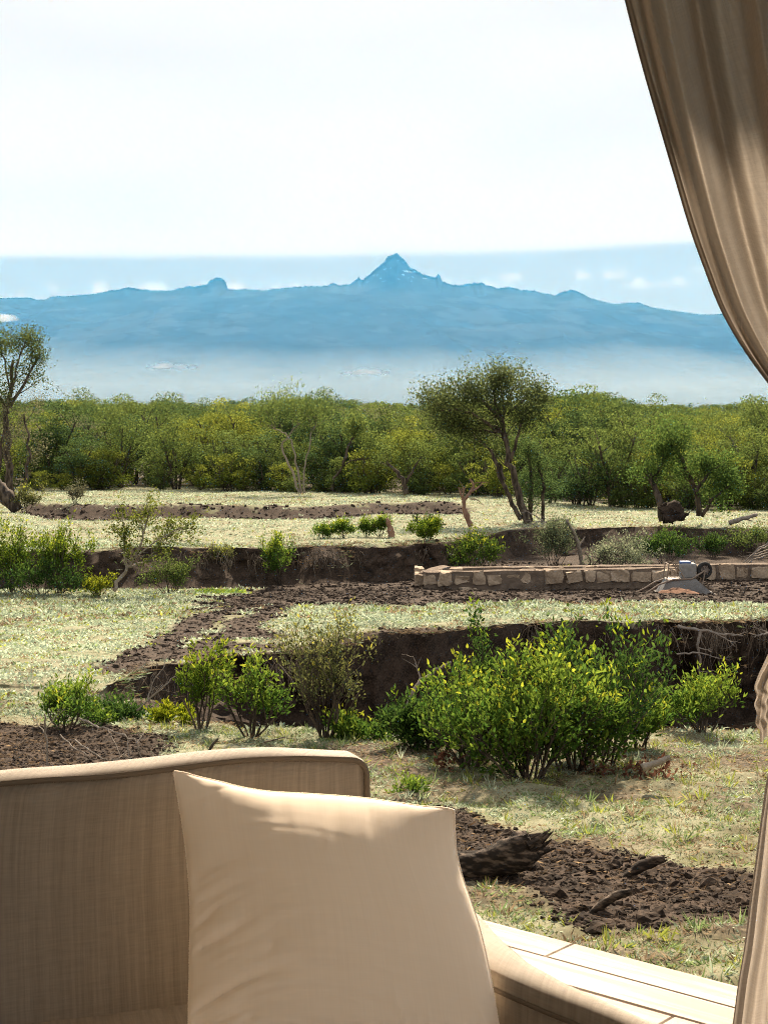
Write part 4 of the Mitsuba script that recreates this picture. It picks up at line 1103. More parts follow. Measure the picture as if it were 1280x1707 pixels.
branch_thing('thick_root', 'thick gnarled root running along the lip of the gully at the right', 'tree root', [([(1130, 1044, 0), (1165, 1050, -.1), (1200, 1057, -.1), (1238, 1060, 0)], 0.028, 0.014), ([(1168, 1050, -.1), (1163, 1075, -.15), (1166, 1100, -.1), (1164, 1130, 0)], 0.026, 0.012), ([(1190, 1055, -.1), (1215, 1068, -.2), (1225, 1078, -.2)], 0.014, 0.006)], 23.9, 'pale_bark', 40, 2, rough=0.5)
branch_thing('thin_root', 'thin pale root crossing the dark gully wall at the right', 'tree root', [([(1128, 1091, 0), (1165, 1088, -.1), (1198, 1098, -.1)], 0.016, 0.008)], 23.6, 'pale_bark', 41, 1)
branch_thing('forked_root', 'forked pale root poking from the gully lip at the right edge', 'tree root', [([(1300, 1072, 0), (1275, 1052, -.2), (1254, 1046, -.2)], 0.018, 0.008), ([(1280, 1056, -.2), (1262, 1060, -.3), (1250, 1056, -.3)], 0.015, 0.008)], 23.6, 'pale_bark', 42, 2)
branch_thing('curved_branch', 'curved pale branch rising out of the gully left of the big bright bush', 'dead branch', [([(672, 1198, 0), (684, 1160, 0), (706, 1130, .1), (732, 1112, .2), (752, 1104, .2)], 0.022, 0.012)], 14.0, 'pale_bark', 43, 1)
branch_thing('dead_seedling', 'bare pale upright stem standing in front of the left green bush', 'dead branch', [([(78, 1300, 0), (79, 1250, 0), (76, 1215, 0), (74, 1190, 0)], 0.009, 0.006), ([(77, 1225, 0), (60, 1205, .1), (46, 1180, .1)], 0.004, 0.002), ([(78, 1215, 0), (92, 1195, 0), (108, 1182, 0)], 0.004, 0.002)], 10.6, 'pale_bark', 44, 1)
branch_thing('dry_branch', 'dry forked grey branch lying on the dark soil at the left', 'dead branch', [([(132, 1198, .4), (165, 1212, .2), (205, 1222, 0), (228, 1240, 0), (236, 1275, 0)], 0.008, 0.005), ([(180, 1216, .1), (192, 1240, 0), (200, 1262, -.1)], 0.004, 0.002), ([(228, 1240, 0), (240, 1222, .1)], 0.006, 0.003)], 10.9, 'pale_bark', 45, 1)
branch_thing('dry_twig', 'thin pale twig lying flat on the dark soil at the left, nearest the cushion', 'dead branch', [([(125, 1234, .2), (150, 1252, 0), (176, 1268, -.1), (198, 1268, -.1)], 0.006, 0.004), ([(100, 1225, .2), (125, 1250, 0), (150, 1262, -.1)], 0.005, 0.003)], 10.4, 'pale_bark', 46, 1)
branch_thing('slanting_twig', 'slanting bare grey twigs in the near end of the gully at the left', 'dead branch', [([(228, 1185, 0), (262, 1155, .1), (292, 1128, .2)], 0.010, 0.005), ([(245, 1170, 0), (255, 1135, .1), (275, 1110, .2)], 0.007, 0.003)], 13.2, 'pale_bark', 47, 3)
branch_thing('twig_in_grass', 'short dark twig in the grass above the sofa cushion', 'dead branch', [([(345, 1256, 0), (356, 1240, 0), (364, 1232, 0)], 0.012, 0.006), ([(440, 1238, 0), (475, 1230, .2)], 0.006, 0.004)], 10.9, 'bark', 48, 1)
branch_thing('split_wood', 'short split piece of grey wood under the dead red leaves at the right', 'log', [([(1070, 1280, 0), (1095, 1272, 0), (1116, 1263, 0)], 0.030, 0.014), ([(1074, 1276, .05), (1085, 1272, .05)], 0.016, 0.010)], 10.0, 'pale_bark', 49, 0, rough=0.8)

# the dark log with its torn end, on the soil by the pillow
rl = np.random.default_rng(60)


def torn(pts, radii, Y, seed, n=48, m=36, splinters=9):
    """A dead trunk or root with furrowed bark, ending in a torn, splintered break."""
    r_ = np.random.default_rng(seed)
    P = np.array([at(x, y, Y + o) for x, y, o in pts])
    t = np.linspace(0, len(P) - 1, n)
    ax = np.stack([np.interp(t, np.arange(len(P)), P[:, k]) for k in range(3)], -1)
    ax[1:-1] = (ax[:-2] + ax[1:-1] * 2 + ax[2:]) / 4
    R = np.interp(t, np.arange(len(P)), radii)
    v, f = tube(ax, R, m)
    th = np.tile(np.arange(m) / m * 2 * np.pi, n)
    s_ = np.repeat(np.concatenate([[0], np.cumsum(np.linalg.norm(np.diff(ax, axis=0), axis=1))]), m)
    q = np.stack([np.cos(th) * 2.6, np.sin(th) * 2.6, s_ / R.mean() * 0.45], -1)
    fur = np.abs(meshkit.fbm(q * 1.5, 3, seed) - 0.5) * 2
    big = meshkit.fbm(q * 0.45, 3, seed + 1) - 0.5
    c = ax[np.arange(n * m) // m]
    k = 1 + big * 0.7 - 0.30 * np.clip(0.5 - fur, 0, 1) - 0.25 * np.clip((np.arange(n * m) // m - n + 6) / 6, 0, 1) * (r_.random(n * m) - 0.2)
    v[:n * m] = c + (v[:n * m] - c) * k[:, None]
    ms = [(v, f)]
    e = unit(ax[-1] - ax[-5])
    for _ in range(splinters):
        a = unit(np.cross(e, rand_unit(r_, 1)[0]))
        L = r_.uniform(0.4, 1.6) * R[-1]
        o = a * R[-1] * r_.uniform(0.35, 0.9)
        ms.append(tube(np.array([ax[-4] + o, ax[-1] + o, ax[-1] + o * 0.9 + unit(e + rand_unit(r_, 1)[0] * 0.3) * L]), np.array([0.34, 0.26, 0.04]) * R[-1], 5))
    return join(ms)


two('burnt_bark', proc(lambda p, n, uv: mix((0.016, 0.012, 0.009), (0.125, 0.095, 0.072), smoothstep(0.42, 0.8, fbm(p.x * 26, p.y * 26, p.z * 60, 4)))), 0.9, 0.2)
put('dark_log', torn([(680, 1450, 0), (760, 1446, 0), (805, 1441, 0), (840, 1430, -.03), (868, 1418, -.05), (888, 1408, -.05)], [0.075, 0.074, 0.078, 0.092, 0.098, 0.078], 7.75, 60), 'burnt_bark', 40)
tag('dark_log', 'dark rough barked log with a torn end lying on the soil beside the pillow', 'log')
put('soil_root', torn([(1030, 1482, .0), (1046, 1462, 0), (1066, 1446, 0), (1092, 1436, 0), (1108, 1432, 0)], [0.012, 0.022, 0.030, 0.026, 0.018], 7.7, 61, 30, 18, 6), 'burnt_bark', 40)
tag('soil_root', 'dark root stub sticking out of the soil strip at the right, the upper one', 'tree root')
put('soil_root_001', torn([(966, 1548, 0), (985, 1528, 0), (1004, 1508, 0), (1026, 1494, 0), (1052, 1487, 0)], [0.010, 0.018, 0.025, 0.022, 0.014], 7.0, 62, 30, 18, 6), 'burnt_bark', 40)
tag('soil_root_001', 'dark root stub sticking out of the soil strip at the right, the lower one', 'tree root')
# dead red leaves
for px, py, Y, w, h, n, lab in ((1085, 1262, 10.5, 0.30, 0.15, 170, 'heap of dead red brown leaves on twigs right of the big bright bush'), (742, 1244, 10.7, 0.09, 0.14, 60, 'few dead red brown leaves at the left foot of the big bright bush'), (1000, 1262, 10.6, 0.16, 0.07, 60, 'dead brown leaves under the right side of the big bright bush')):
    X0 = (px - CX) / F * Y
    c = np.array([X0, Y, float(ground_z(X0, Y)) + h * 0.45]) + rl.normal(size=(n, 3)) * [w * 0.42, w * 0.4, h * 0.33]
    c[:, 2] = np.maximum(c[:, 2], ground_z(c[:, 0], c[:, 1]) + 0.008)
    v, f, m = leaves(c, rand_unit(rl, n) + [0, 0, -0.2], rl.uniform(0.03, 0.06, n), rl.uniform(0.014, 0.026, n), rl, True)
    key = numbered('dead_leaves')
    put(key, (v, f), 'grass_blade', False, color=np.repeat(tint(rl, n, (0.075, 0.034, 0.022), (0.20, 0.10, 0.065), 0.2), m, 0))
    tag(key, lab, 'dead leaves')


# ------------------------------------------------------------------ stone foundation and wheelbarrow
def stone_block(rng_, w, d, h):
    s = trimesh.creation.box([w, d, h])
    s.vertices = s.vertices + rng_.normal(size=(8, 3)) * np.array([0.028, 0.02, 0.026])
    s = s.subdivide().subdivide()
    v = np.array(s.vertices)
    v = v * (1.05 - 0.05 * (np.abs(v / [w / 2, d / 2, h / 2]) > 0.9).sum(1, keepdims=True).clip(1, 3))
    v += rng_.normal(size=v.shape) * np.array([0.25, 0.2, 0.2]) * 0.045
    return np.array(v), np.array(s.faces)


def stone_color(p, n, uv):
    a = fbm(p.x * 3.1, p.y * 3.1, p.z * 3.1, 3)
    b = noise(p.x * 30, p.y * 30, p.z * 30)
    return mix((0.205, 0.155, 0.108), (0.39, 0.312, 0.228), smoothstep(0.25, 0.75, a * 0.7 + b * 0.3))


two('sandstone', proc(stone_color), 0.9, 0.2)
two('mortar', proc(lambda p, n, uv: mix((0.075, 0.056, 0.042), (0.19, 0.15, 0.115), fbm(p.x * 9, p.y * 9, p.z * 9, 3))), 0.95, 0.15)
rs = np.random.default_rng(81)
stone_count = 0


def stone_row(p0, p1, z0, h, w0, w1, depth, gap=0.05, lean=0.0):
    """A course of stones from p0 to p1 (plan points), face towards the camera."""
    global stone_count
    e = np.array(p1) - np.array(p0)
    L = np.linalg.norm(e)
    e = e / L
    s = 0.0
    while s < L - 0.12:
        w = min(rs.uniform(w0, w1), L - s)
        hh = h * rs.uniform(0.68, 1.0)
        v, f = stone_block(rs, w - gap * rs.uniform(0.6, 1.8), depth, hh)
        q = np.array(p0) + e * (s + w / 2)
        yaw = math.atan2(e[1], e[0]) + rs.normal() * 0.04
        ca, sa = math.cos(yaw), math.sin(yaw)
        v = np.stack([v[:, 0] * ca - v[:, 1] * sa + q[0], v[:, 0] * sa + v[:, 1] * ca + q[1] + rs.normal() * 0.04, v[:, 2] + z0 + hh / 2], -1)
        k = f'stone_foundation__stone' + (f'_{stone_count:03d}' if stone_count else '')
        put(k, (v, f), 'sandstone', 35)
        stone_count += 1
        s += w


def wall_core(p0, p1, z0, z1, depth):
    e = np.array(p1) - np.array(p0)
    L = np.linalg.norm(e)
    b = trimesh.creation.box([L, depth, z1 - z0])
    b = b.subdivide_to_size(0.34)
    v = np.array(b.vertices)
    v += (meshkit.fbm(v * 5, 3, 4)[:, None] - 0.5) * 0.05
    yaw = math.atan2(e[1], e[0])
    ca, sa = math.cos(yaw), math.sin(yaw)
    c = (np.array(p0) + np.array(p1)) / 2
    return np.stack([v[:, 0] * ca - v[:, 1] * sa + c[0], v[:, 0] * sa + v[:, 1] * ca + c[1], v[:, 2] + (z0 + z1) / 2], -1), np.array(b.faces)


FA, FB = (0.90, 34.9), (6.75, 35.9)
BA, BB = (1.35, 36.5), (10.2, 37.6)
LA = (0.86, 35.1)
core = [wall_core(FA, FB, -4.25, -3.535, 0.34), wall_core(BA, BB, -4.25, -3.60, 0.34), wall_core((0.93, 35.0), (1.40, 36.5), -4.25, -3.56, 0.32)]
put('stone_foundation__mortar', join(core), 'mortar', False)
fa, fb = (FA[0] - 0.06, FA[1] - 0.13), (FB[0], FB[1] - 0.13)
stone_row(fa, fb, -3.815, 0.29, 0.20, 0.58, 0.22)
stone_row((0.98, 34.76), (2.6, 35.04), -4.12, 0.24, 0.30, 0.5, 0.2)
stone_row((BA[0], BA[1] - 0.13), (BB[0], BB[1] - 0.13), -3.92, 0.33, 0.25, 0.6, 0.22)
stone_row((0.82, 36.3), (0.80, 34.9), -3.86, 0.33, 0.35, 0.55, 0.2)
tag('stone_foundation', 'low unfinished foundation wall of pale stone blocks on the dark earth', 'stone wall')


def earth_heap():
    g = np.linspace(-1, 1, 33)
    u, w = np.meshgrid(g, g, indexing='ij')
    r = np.hypot(u, w)
    X, Y = 6.2 + u * 0.55, 32.75 + w * 0.36
    z = np.where(r < 1, 0.15 * (1 - r ** 1.5) * (0.75 + 0.5 * meshkit.fbm(np.stack([u * 2, w * 2, u * 0], -1), 3, 2)), -0.05)
    v = np.stack([X, Y, ground_z(X, Y) - 0.02 + z + (meshkit.noise(np.stack([X * 18, Y * 18, X * 0], -1), 5) - 0.5) * 0.035], -1).reshape(-1, 3)
    i, j = np.meshgrid(np.arange(32), np.arange(32), indexing='ij')
    return v, np.stack([i * 33 + j, (i + 1) * 33 + j, (i + 1) * 33 + j + 1, i * 33 + j + 1], -1).reshape(-1, 4)


put('earth_heap', earth_heap(), two('red_earth', proc(lambda p, n, uv: mix((0.10, 0.052, 0.032), (0.20, 0.112, 0.072), fbm(p.x * 14, p.y * 14, p.z * 14, 3))), 0.95, 0.15), True)
tag('earth_heap', 'small heap of reddish earth in front of the upturned wheelbarrow', 'earth heap')

WY = 33.4
wb0 = at(1140, 998, WY)
wb0[2] = float(ground_z(wb0[0], WY)) - 0.01
PXM = F / WY


def W(px, py, dy=0.0):
    return np.array([(px - 1140) / PXM + wb0[0], WY + dy, wb0[2] + (998 - py) / PXM])


two('barrow_metal', proc(lambda p, n, uv: mix((0.08, 0.075, 0.07), (0.19, 0.186, 0.18), fbm(p.x * 7, p.y * 7, p.z * 9, 3))), 0.55, 0.4)
two('rusty_tube', rgb(0.20, 0.155, 0.12), 0.7, 0.3)
two('tyre_rubber', rgb(0.025, 0.024, 0.023), 0.85, 0.3)
two('dull_rim', rgb(0.16, 0.13, 0.11), 0.7, 0.3)
two('white_plastic', proc(lambda p, n, uv: mix((0.13, 0.127, 0.122), (0.27, 0.268, 0.262), fbm(p.x * 12, p.y * 12, p.z * 12, 2))), 0.5, 0.4)
two('blue_plastic', rgb(0.06, 0.11, 0.27), 0.5, 0.4)


def barrow_tray():
    lo = [W(1095, 997, -0.30), W(1186, 997, -0.30), W(1186, 997, 0.30), W(1095, 997, 0.30)]
    hi = [W(1110, 972, -0.20), W(1158, 972, -0.20), W(1158, 972, 0.20), W(1110, 972, 0.20)]
    hull = m3.Manifold.hull_points(np.array(lo + hi, np.float32))
    inner = m3.Manifold.hull_points(np.array([p + [0, 0, -0.02] + (0.03 if i in (0, 3) else -0.03) * np.array([1, 0, 0]) + (0.03 if i < 2 else -0.03) * np.array([0, 1, 0]) for i, p in enumerate(lo)] + [p + [0, 0, -0.025] for p in hi], np.float32))
    m = (hull - inner).to_mesh()
    return np.array(m.vert_properties[:, :3]), np.array(m.tri_verts)


put('wheelbarrow__tray', barrow_tray(), 'barrow_metal', False)
put('wheelbarrow__rim_bead', join([tube(np.array([a, b]), 0.016, 6) for a, b in ((W(1095, 996, -.31), W(1187, 996, -.31)), (W(1187, 996, -.31), W(1187, 996, .31)), (W(1187, 996, .31), W(1095, 996, .31)), (W(1095, 996, .31), W(1095, 996, -.31)))]), 'barrow_metal', True)
for s in (-1, 1):
    k = '' if s < 0 else '_001'
    put('wheelbarrow__handle' + k, tube(np.array([W(1174, 958, s * 0.06), W(1150, 971, s * 0.2), W(1118, 972, s * 0.23), W(1095, 980, s * 0.26), W(1078, 991, s * 0.28), W(1064, 998, s * 0.29)]), 0.019, 8), 'rusty_tube', True)
    put('wheelbarrow__leg' + k, tube(np.array([W(1108, 973, s * 0.22), W(1112, 946, s * 0.21), W(1122, 945, s * 0.2), W(1139, 971, s * 0.2)]), 0.015, 6), 'rusty_tube', True)
    put('wheelbarrow__strut' + k, tube(np.array([W(1174, 958, s * 0.08), W(1169, 978, s * 0.15), W(1166, 984, s * 0.2)]), 0.013, 6), 'rusty_tube', True)
put('wheelbarrow__cross_bar', tube(np.array([W(1112, 947, -0.21), W(1112, 947, 0.21)]), 0.013, 6), 'rusty_tube', True)


def torus(R, r, n=36, m=12):
    a, b = np.meshgrid(np.arange(n) * 2 * np.pi / n, np.arange(m) * 2 * np.pi / m, indexing='ij')
    tread = 1 + 0.04 * (np.cos(b) > 0.4) * (np.sin(a * 18) > 0)
    rr = r * tread
    v = np.stack([(R + rr * np.cos(b)) * np.cos(a), 1.2 * rr * np.sin(b), (R + rr * np.cos(b)) * np.sin(a)], -1).reshape(-1, 3)
    i, j = np.meshgrid(np.arange(n), np.arange(m), indexing='ij')
    q = np.stack([i * m + j, i * m + (j + 1) % m, (i + 1) % n * m + (j + 1) % m, (i + 1) % n * m + j], -1).reshape(-1, 4)
    return v, q


hub = W(1174, 958, 0)
yaw = 0.35
Rz = np.array([[math.cos(yaw), -math.sin(yaw), 0], [math.sin(yaw), math.cos(yaw), 0], [0, 0, 1]])
v, q = torus(0.142, 0.042)
put('wheelbarrow__wheel__tyre', (v @ Rz.T + hub, q), 'tyre_rubber', True)
disc = trimesh.creation.cylinder(0.105, 0.05, sections=28)
disc.apply_transform(trimesh.transformations.rotation_matrix(np.pi / 2, [1, 0, 0]))
boss = trimesh.creation.cylinder(0.035, 0.16, sections=16)
boss.apply_transform(trimesh.transformations.rotation_matrix(np.pi / 2, [1, 0, 0]))
spokes = [tube(np.array([[0.03 * math.cos(t), -0.03, 0.03 * math.sin(t)], [0.11 * math.cos(t), -0.03, 0.11 * math.sin(t)]]), 0.012, 6) for t in np.arange(6) * math.pi / 3]
dv, df = join([(np.array(disc.vertices) * [1, 0.5, 1], disc.faces), (np.array(boss.vertices), boss.faces)] + spokes)
put('wheelbarrow__wheel__rim', (dv @ Rz.T + hub, df), 'dull_rim', 30)
tag('wheelbarrow', 'old grey wheelbarrow lying upside down with its wheel in the air by the stone wall', 'wheelbarrow')


def rounded(c, half, r, n=10):
    c = np.asarray(c, float)
    s = m3.Manifold.sphere(r, n)
    h = m3.Manifold.batch_hull([s.translate(list(c + np.array([a, b, d]) * (np.asarray(half) - r))) for a in (-1, 1) for b in (-1, 1) for d in (-1, 1)]).to_mesh()
    return np.array(h.vert_properties[:, :3]), np.array(h.tri_verts)


put('plastic_can__body', rounded(W(1146, 958.5, 0), [0.175, 0.12, 0.165], 0.05), 'white_plastic', 40)
put('plastic_can__cap', rounded(W(1142, 945.5, 0), [0.12, 0.095, 0.035], 0.03), 'blue_plastic', 40)
put('plastic_can__grip', tube(np.array([W(1150, 946, 0), W(1152, 942, 0), W(1157, 942, 0), W(1158, 948, 0)]), 0.014, 6), 'white_plastic', True)
tag('plastic_can', 'dusty white plastic can with a blue top standing on the upturned wheelbarrow', 'container')

# ------------------------------------------------------------------ the tent: deck, canvas, sofa, pillow, curtain
DV, NV = np.array([0.762, -0.648]), np.array([0.648, 0.762])      # along the open front, and out of it
DECK = -1.45


def dn(d, n, z):
    p = DV * d + NV * n
    return np.array([p[0], p[1], z])


def wood_color(p, n, uv):
    a = p.x * DV[0] + p.y * DV[1]
    b = p.x * NV[0] + p.y * NV[1]
    k = cell_board(b)
    g = fbm(a * 2.2 + k * 31, b * 46, k * 17, 4)
    w = fbm(a * 1.1 + 5, b * 5, 2.0, 3)
    c = mix((0.20, 0.155, 0.115), (0.37, 0.31, 0.25), smoothstep(0.25, 0.7, g))
    c = mix(c, (0.17, 0.125, 0.09), smoothstep(0.62, 0.8, w) * 0.45)
    return c * (0.88 + 0.22 * mikit.cell_rand(k, 3, 9))


cell_board = lambda b: dr.floor((3.59 - b) / 0.14)
two('deck_wood', proc(wood_color), 0.62, 0.3)


def board(d0, d1, n0, n1, z0, z1, r=0.004):
    pts = []
    for d, sd in ((d0, 1), (d1, -1)):
        for n, sn in ((n0, 1), (n1, -1)):
            pts += [dn(d, n, z0), dn(d + sd * r * 0, n, z1 - r), dn(d + sd * r, n + sn * r, z1)]
    h = m3.Manifold.hull_points(np.array(pts, np.float32)).to_mesh()
    return np.array(h.vert_properties[:, :3]), np.array(h.tri_verts)


rd = np.random.default_rng(3)
bi = 0
for k in range(7):
    n1 = 3.59 - 0.14 * k
    n0 = n1 - 0.1365
    cuts = [-4.2, [-2.37, -2.9, -1.9, -3.2, -2.2, -2.6, -3.0][k], 2.2]
    for c0, c1 in zip(cuts[:-1], cuts[1:]):
        put('deck__board' + (f'_{bi:03d}' if bi else ''), board(c0 + 0.0015, c1 - 0.0015, n0, n1, DECK - 0.03, DECK + rd.uniform(-0.0015, 0.0015)), 'deck_wood', False)
        bi += 1
put('deck__inner_floor', board(-4.2, 2.2, -3.0, 3.59 - 0.98, DECK - 0.03, DECK - 0.001), 'deck_wood', False)
put('deck__fascia', board(-4.2, 2.2, 3.53, 3.565, DECK - 0.65, DECK - 0.032), 'deck_wood', False)
tag('deck', 'sunlit pale wooden deck of long worn boards outside the tent, below the pillow', 'deck')

bsdf('canvas', {'type': 'twosided', 'bsdf': {'type': 'diffuse', 'reflectance': rgb(0.80, 0.73, 0.645)}})


def panel(pts, t):
    pts = np.array(pts)
    nrm = unit(np.cross(pts[1] - pts[0], pts[2] - pts[0]))
    h = m3.Manifold.hull_points(np.array(np.vstack([pts, pts + nrm * t]), np.float32)).to_mesh()
    return np.array(h.vert_properties[:, :3]), np.array(h.tri_verts)


HEAD = 1.58
put('safari_tent__roof', panel([dn(-4.25, 3.5, HEAD), dn(2.25, 3.5, HEAD), dn(2.25, -0.3, 2.3), dn(-4.25, -0.3, 2.3)], 0.02), 'canvas')
put('safari_tent__roof_001', panel([dn(-4.25, -0.3, 2.3), dn(2.25, -0.3, 2.3), dn(2.25, -3.05, 1.1), dn(-4.25, -3.05, 1.1)], 0.02), 'canvas')
put('safari_tent__side_wall', panel([dn(-4.2, -3.0, DECK), dn(-4.2, 2.5, DECK), dn(-4.2, 2.5, 1.2), dn(-4.2, -0.3, 2.3), dn(-4.2, -3.0, 1.2)], 0.02), 'canvas')
put('safari_tent__front_wall', panel([dn(-0.62, 2.52, DECK), dn(2.2, 2.52, DECK), dn(2.2, 2.52, HEAD + 0.05), dn(-0.62, 2.52, HEAD + 0.05)], 0.02), 'canvas')
put('safari_tent__back_wall', panel([dn(-4.2, -3.0, DECK), dn(2.2, -3.0, DECK), dn(2.2, -3.0, 1.1), dn(-4.2, -3.0, 1.1)], 0.02), 'canvas')
tag('safari_tent', 'beige canvas tent that the photo is taken from, open at the front and one side', 'tent')


# ---- linen
def linen(base, light, k=1.0):
    def fn(p, n, uv):
        a = noise(uv.x * 900, uv.y * 40)
        b = noise(uv.x * 45, uv.y * 900)
        s = fbm(uv.x * 210, uv.y * 4, 3.0, 3)
        q = fbm(uv.x * 7, uv.y * 130, 9.0, 3)
        c = mix(base, light, dr.clip(0.5 + ((s - 0.5) * 1.2 + (q - 0.5) * 0.16) * k + (a + b - 1) * 0.4, 0, 1))
        return c
    return fn


bsdf('sofa_linen', {'type': 'twosided', 'bsdf': {'type': 'principled', 'base_color': proc(linen((0.172, 0.146, 0.118), (0.246, 0.213, 0.176), 0.8)), 'roughness': 0.9, 'specular': 0.2, 'sheen': 1.0}})
bsdf('piping_linen', {'type': 'twosided', 'bsdf': {'type': 'principled', 'base_color': rgb(0.115, 0.094, 0.072), 'roughness': 0.9, 'specular': 0.2}})
bsdf('pillow_cotton', {'type': 'twosided', 'bsdf': {'type': 'principled', 'base_color': proc(linen((0.83, 0.715, 0.585), (0.88, 0.765, 0.635), 0.6)), 'roughness': 0.85, 'specular': 0.2, 'sheen': 1.0}})
bsdf('curtain_linen', {'type': 'principledthin', 'base_color': proc(linen((0.315, 0.278, 0.24), (0.43, 0.388, 0.34), 0.45)), 'diff_trans': 0.7, 'roughness': 0.9, 'spec_trans': 0.0, 'eta': 1.3})
bsdf('hem_linen', {'type': 'principledthin', 'base_color': proc(linen((0.30, 0.265, 0.23), (0.41, 0.37, 0.325), 0.45)), 'diff_trans': 0.25, 'roughness': 0.9, 'spec_trans': 0.0, 'eta': 1.3})

U = unit([0.956, 0.292, 0.018])                 # along the sofa's back, to the right
B = np.array([-0.292, 0.956, 0])                # away from the sitter


def soft_box(O, ex, ey, ez, hx, hy, hz, n, crown, rnd, seed, wr=0.004):
    """A stuffed box: ex, ey span its face, ez points to the viewer; face bulged by `crown`."""
    nx, ny, nz = n
    s = trimesh.creation.box([2, 2, 2])
    grids = []
    # a box grid surface, made from six faces and merged
    vs, fs, c = [], [], 0
    for ax in range(3):
        for sg in (-1, 1):
            a, b = [k for k in range(3) if k != ax]
            ga, gb = np.meshgrid(np.linspace(-1, 1, n[a]), np.linspace(-1, 1, n[b]), indexing='ij')
            p = np.zeros(ga.shape + (3,))
            p[..., a], p[..., b], p[..., ax] = ga, gb, sg
            i, j = np.meshgrid(np.arange(n[a] - 1), np.arange(n[b] - 1), indexing='ij')
            q = np.stack([i * n[b] + j, (i + 1) * n[b] + j, (i + 1) * n[b] + j + 1, i * n[b] + j + 1], -1).reshape(-1, 4)
            flip = (sg < 0) != (ax == 1)
            vs.append(p.reshape(-1, 3))
            fs.append((q[:, ::-1] if flip else q) + c)
            c += p.size // 3
    v, f = np.vstack(vs), np.vstack(fs)
    tm = trimesh.Trimesh(v, np.vstack([f[:, [0, 1, 2]], f[:, [0, 2, 3]]]), process=True)
    v, f = np.array(tm.vertices), np.array(tm.faces)
    w = v.copy()
    h = np.array([hx, hy, hz])
    # rounded edges
    inner = np.clip(v, -(1 - rnd / h), 1 - rnd / h)
    d = (v - inner) * h
    L = np.linalg.norm(d, axis=1, keepdims=True)
    w = inner * h + np.where(L > 0, d / np.maximum(L, 1e-9) * np.minimum(L, rnd), 0)
    w = np.where(L > 0, inner * h + d / np.maximum(L, 1e-9) * rnd * np.minimum(L / rnd, 1), w)
    b1 = (1 - np.abs(v[:, 0]) ** 3) * (1 - np.abs(v[:, 1]) ** 3)
    w[:, 2] += np.sign(v[:, 2]) * np.clip(np.abs(v[:, 2]), 0, 1) * crown * b1
    b2 = (1 - np.abs(v[:, 0]) ** 4) * (1 - np.abs(v[:, 2]) ** 2)
    w[:, 1] += np.sign(v[:, 1]) * np.abs(v[:, 1]) ** 2 * crown * 0.6 * b2
    pull = np.clip((w[:, 1] / hy - 0.1), 0, 1) ** 2 * (v[:, 2] > 0.5)
    w[:, 2] += (meshkit.fbm(np.stack([w[:, 0] * 14, w[:, 1] * 2.0, w[:, 0] * 0 + seed], -1), 3, 9) - 0.5) * 0.016 * pull
    w[:, 1] += np.clip(v[:, 1], 0, 1) * (0.005 * np.sin(w[:, 0] * 5.3 - 1.2) + 0.003 * np.sin(w[:, 0] * 13))
    nz_ = meshkit.fbm(np.stack([w[:, 0] * 5, w[:, 1] * 5, w[:, 2] * 5], -1), 3, seed) - 0.5
    w[:, 2] += nz_ * wr * 4 * (v[:, 2] > -0.9)
    w[:, 1] += nz_ * wr * 3
    P = O + w[:, :1] * ex + w[:, 1:2] * ey + w[:, 2:] * ez
    uv = np.stack([w[:, 0] + w[:, 2] * 0.7, w[:, 1] + w[:, 2] * 0.7], -1)
    return (P, f), uv


tiltv = math.radians(3)
EZ = unit(-B * math.cos(tiltv) + np.array([0, 0, 1]) * math.sin(tiltv))       # the face looks forward and a little up
EY = np.cross(EZ, U) if np.cross(EZ, U)[2] > 0 else -np.cross(EZ, U)
PR = at(614, 1261, 2.80)                       # upper right corner of the face
HX, HYc, HZ = 0.80, 0.30, 0.052
O = PR - U * HX - EY * HYc - EZ * HZ
m, uv = soft_box(O, U, EY, EZ, HX, HYc, HZ, (90, 46, 14), 0.03, 0.018, 3)
put('sofa__back_cushion', m, 'sofa_linen', True, uv=uv)


def seam(O, hx, hy, hz, wob, seed):
    rng_ = np.random.default_rng(seed)
    pts = []
    rr = 0.026
    def side(a, b, n):
        for t in np.linspace(0, 1, n, endpoint=False):
            pts.append(np.array(a) * (1 - t) + np.array(b) * t)
    hx_, hy_ = hx - 0.004, hy - 0.004
    side((-hx_, hy_ - rr), (-hx_, -hy_), 20)
    pts2 = pts
    side((-hx_, -hy_), (hx_, -hy_), 60)
    side((hx_, -hy_), (hx_, hy_ - rr), 24)
    for t in np.linspace(0, 1, 6, endpoint=False):
        pts.append(np.array([hx_ - rr + rr * math.cos(t * math.pi / 2), hy_ - rr + rr * math.sin(t * math.pi / 2)]))
    side((hx_ - rr, hy_), (-hx_ + rr, hy_), 70)
    pts.append(pts[0])
    p = np.array(pts)
    p[:, 1] += np.clip(p[:, 1] / hy, 0, 1) * (0.005 * np.sin(p[:, 0] * 5.3 - 1.2) + 0.003 * np.sin(p[:, 0] * 13))
    bul = (1 - np.abs(p[:, 0] / hx) ** 4) * (p[:, 1] > 0) * 0.009
    q = O + p[:, :1] * U + (p[:, 1:] + bul[:, None]) * EY + (hz - 0.001) * EZ
    q[:, 2] += (meshkit.noise(np.stack([p[:, 0] * 9, p[:, 1] * 9, p[:, 0] * 0], -1), seed) - 0.5) * wob
    return tube(q, 0.0055, 6, False)


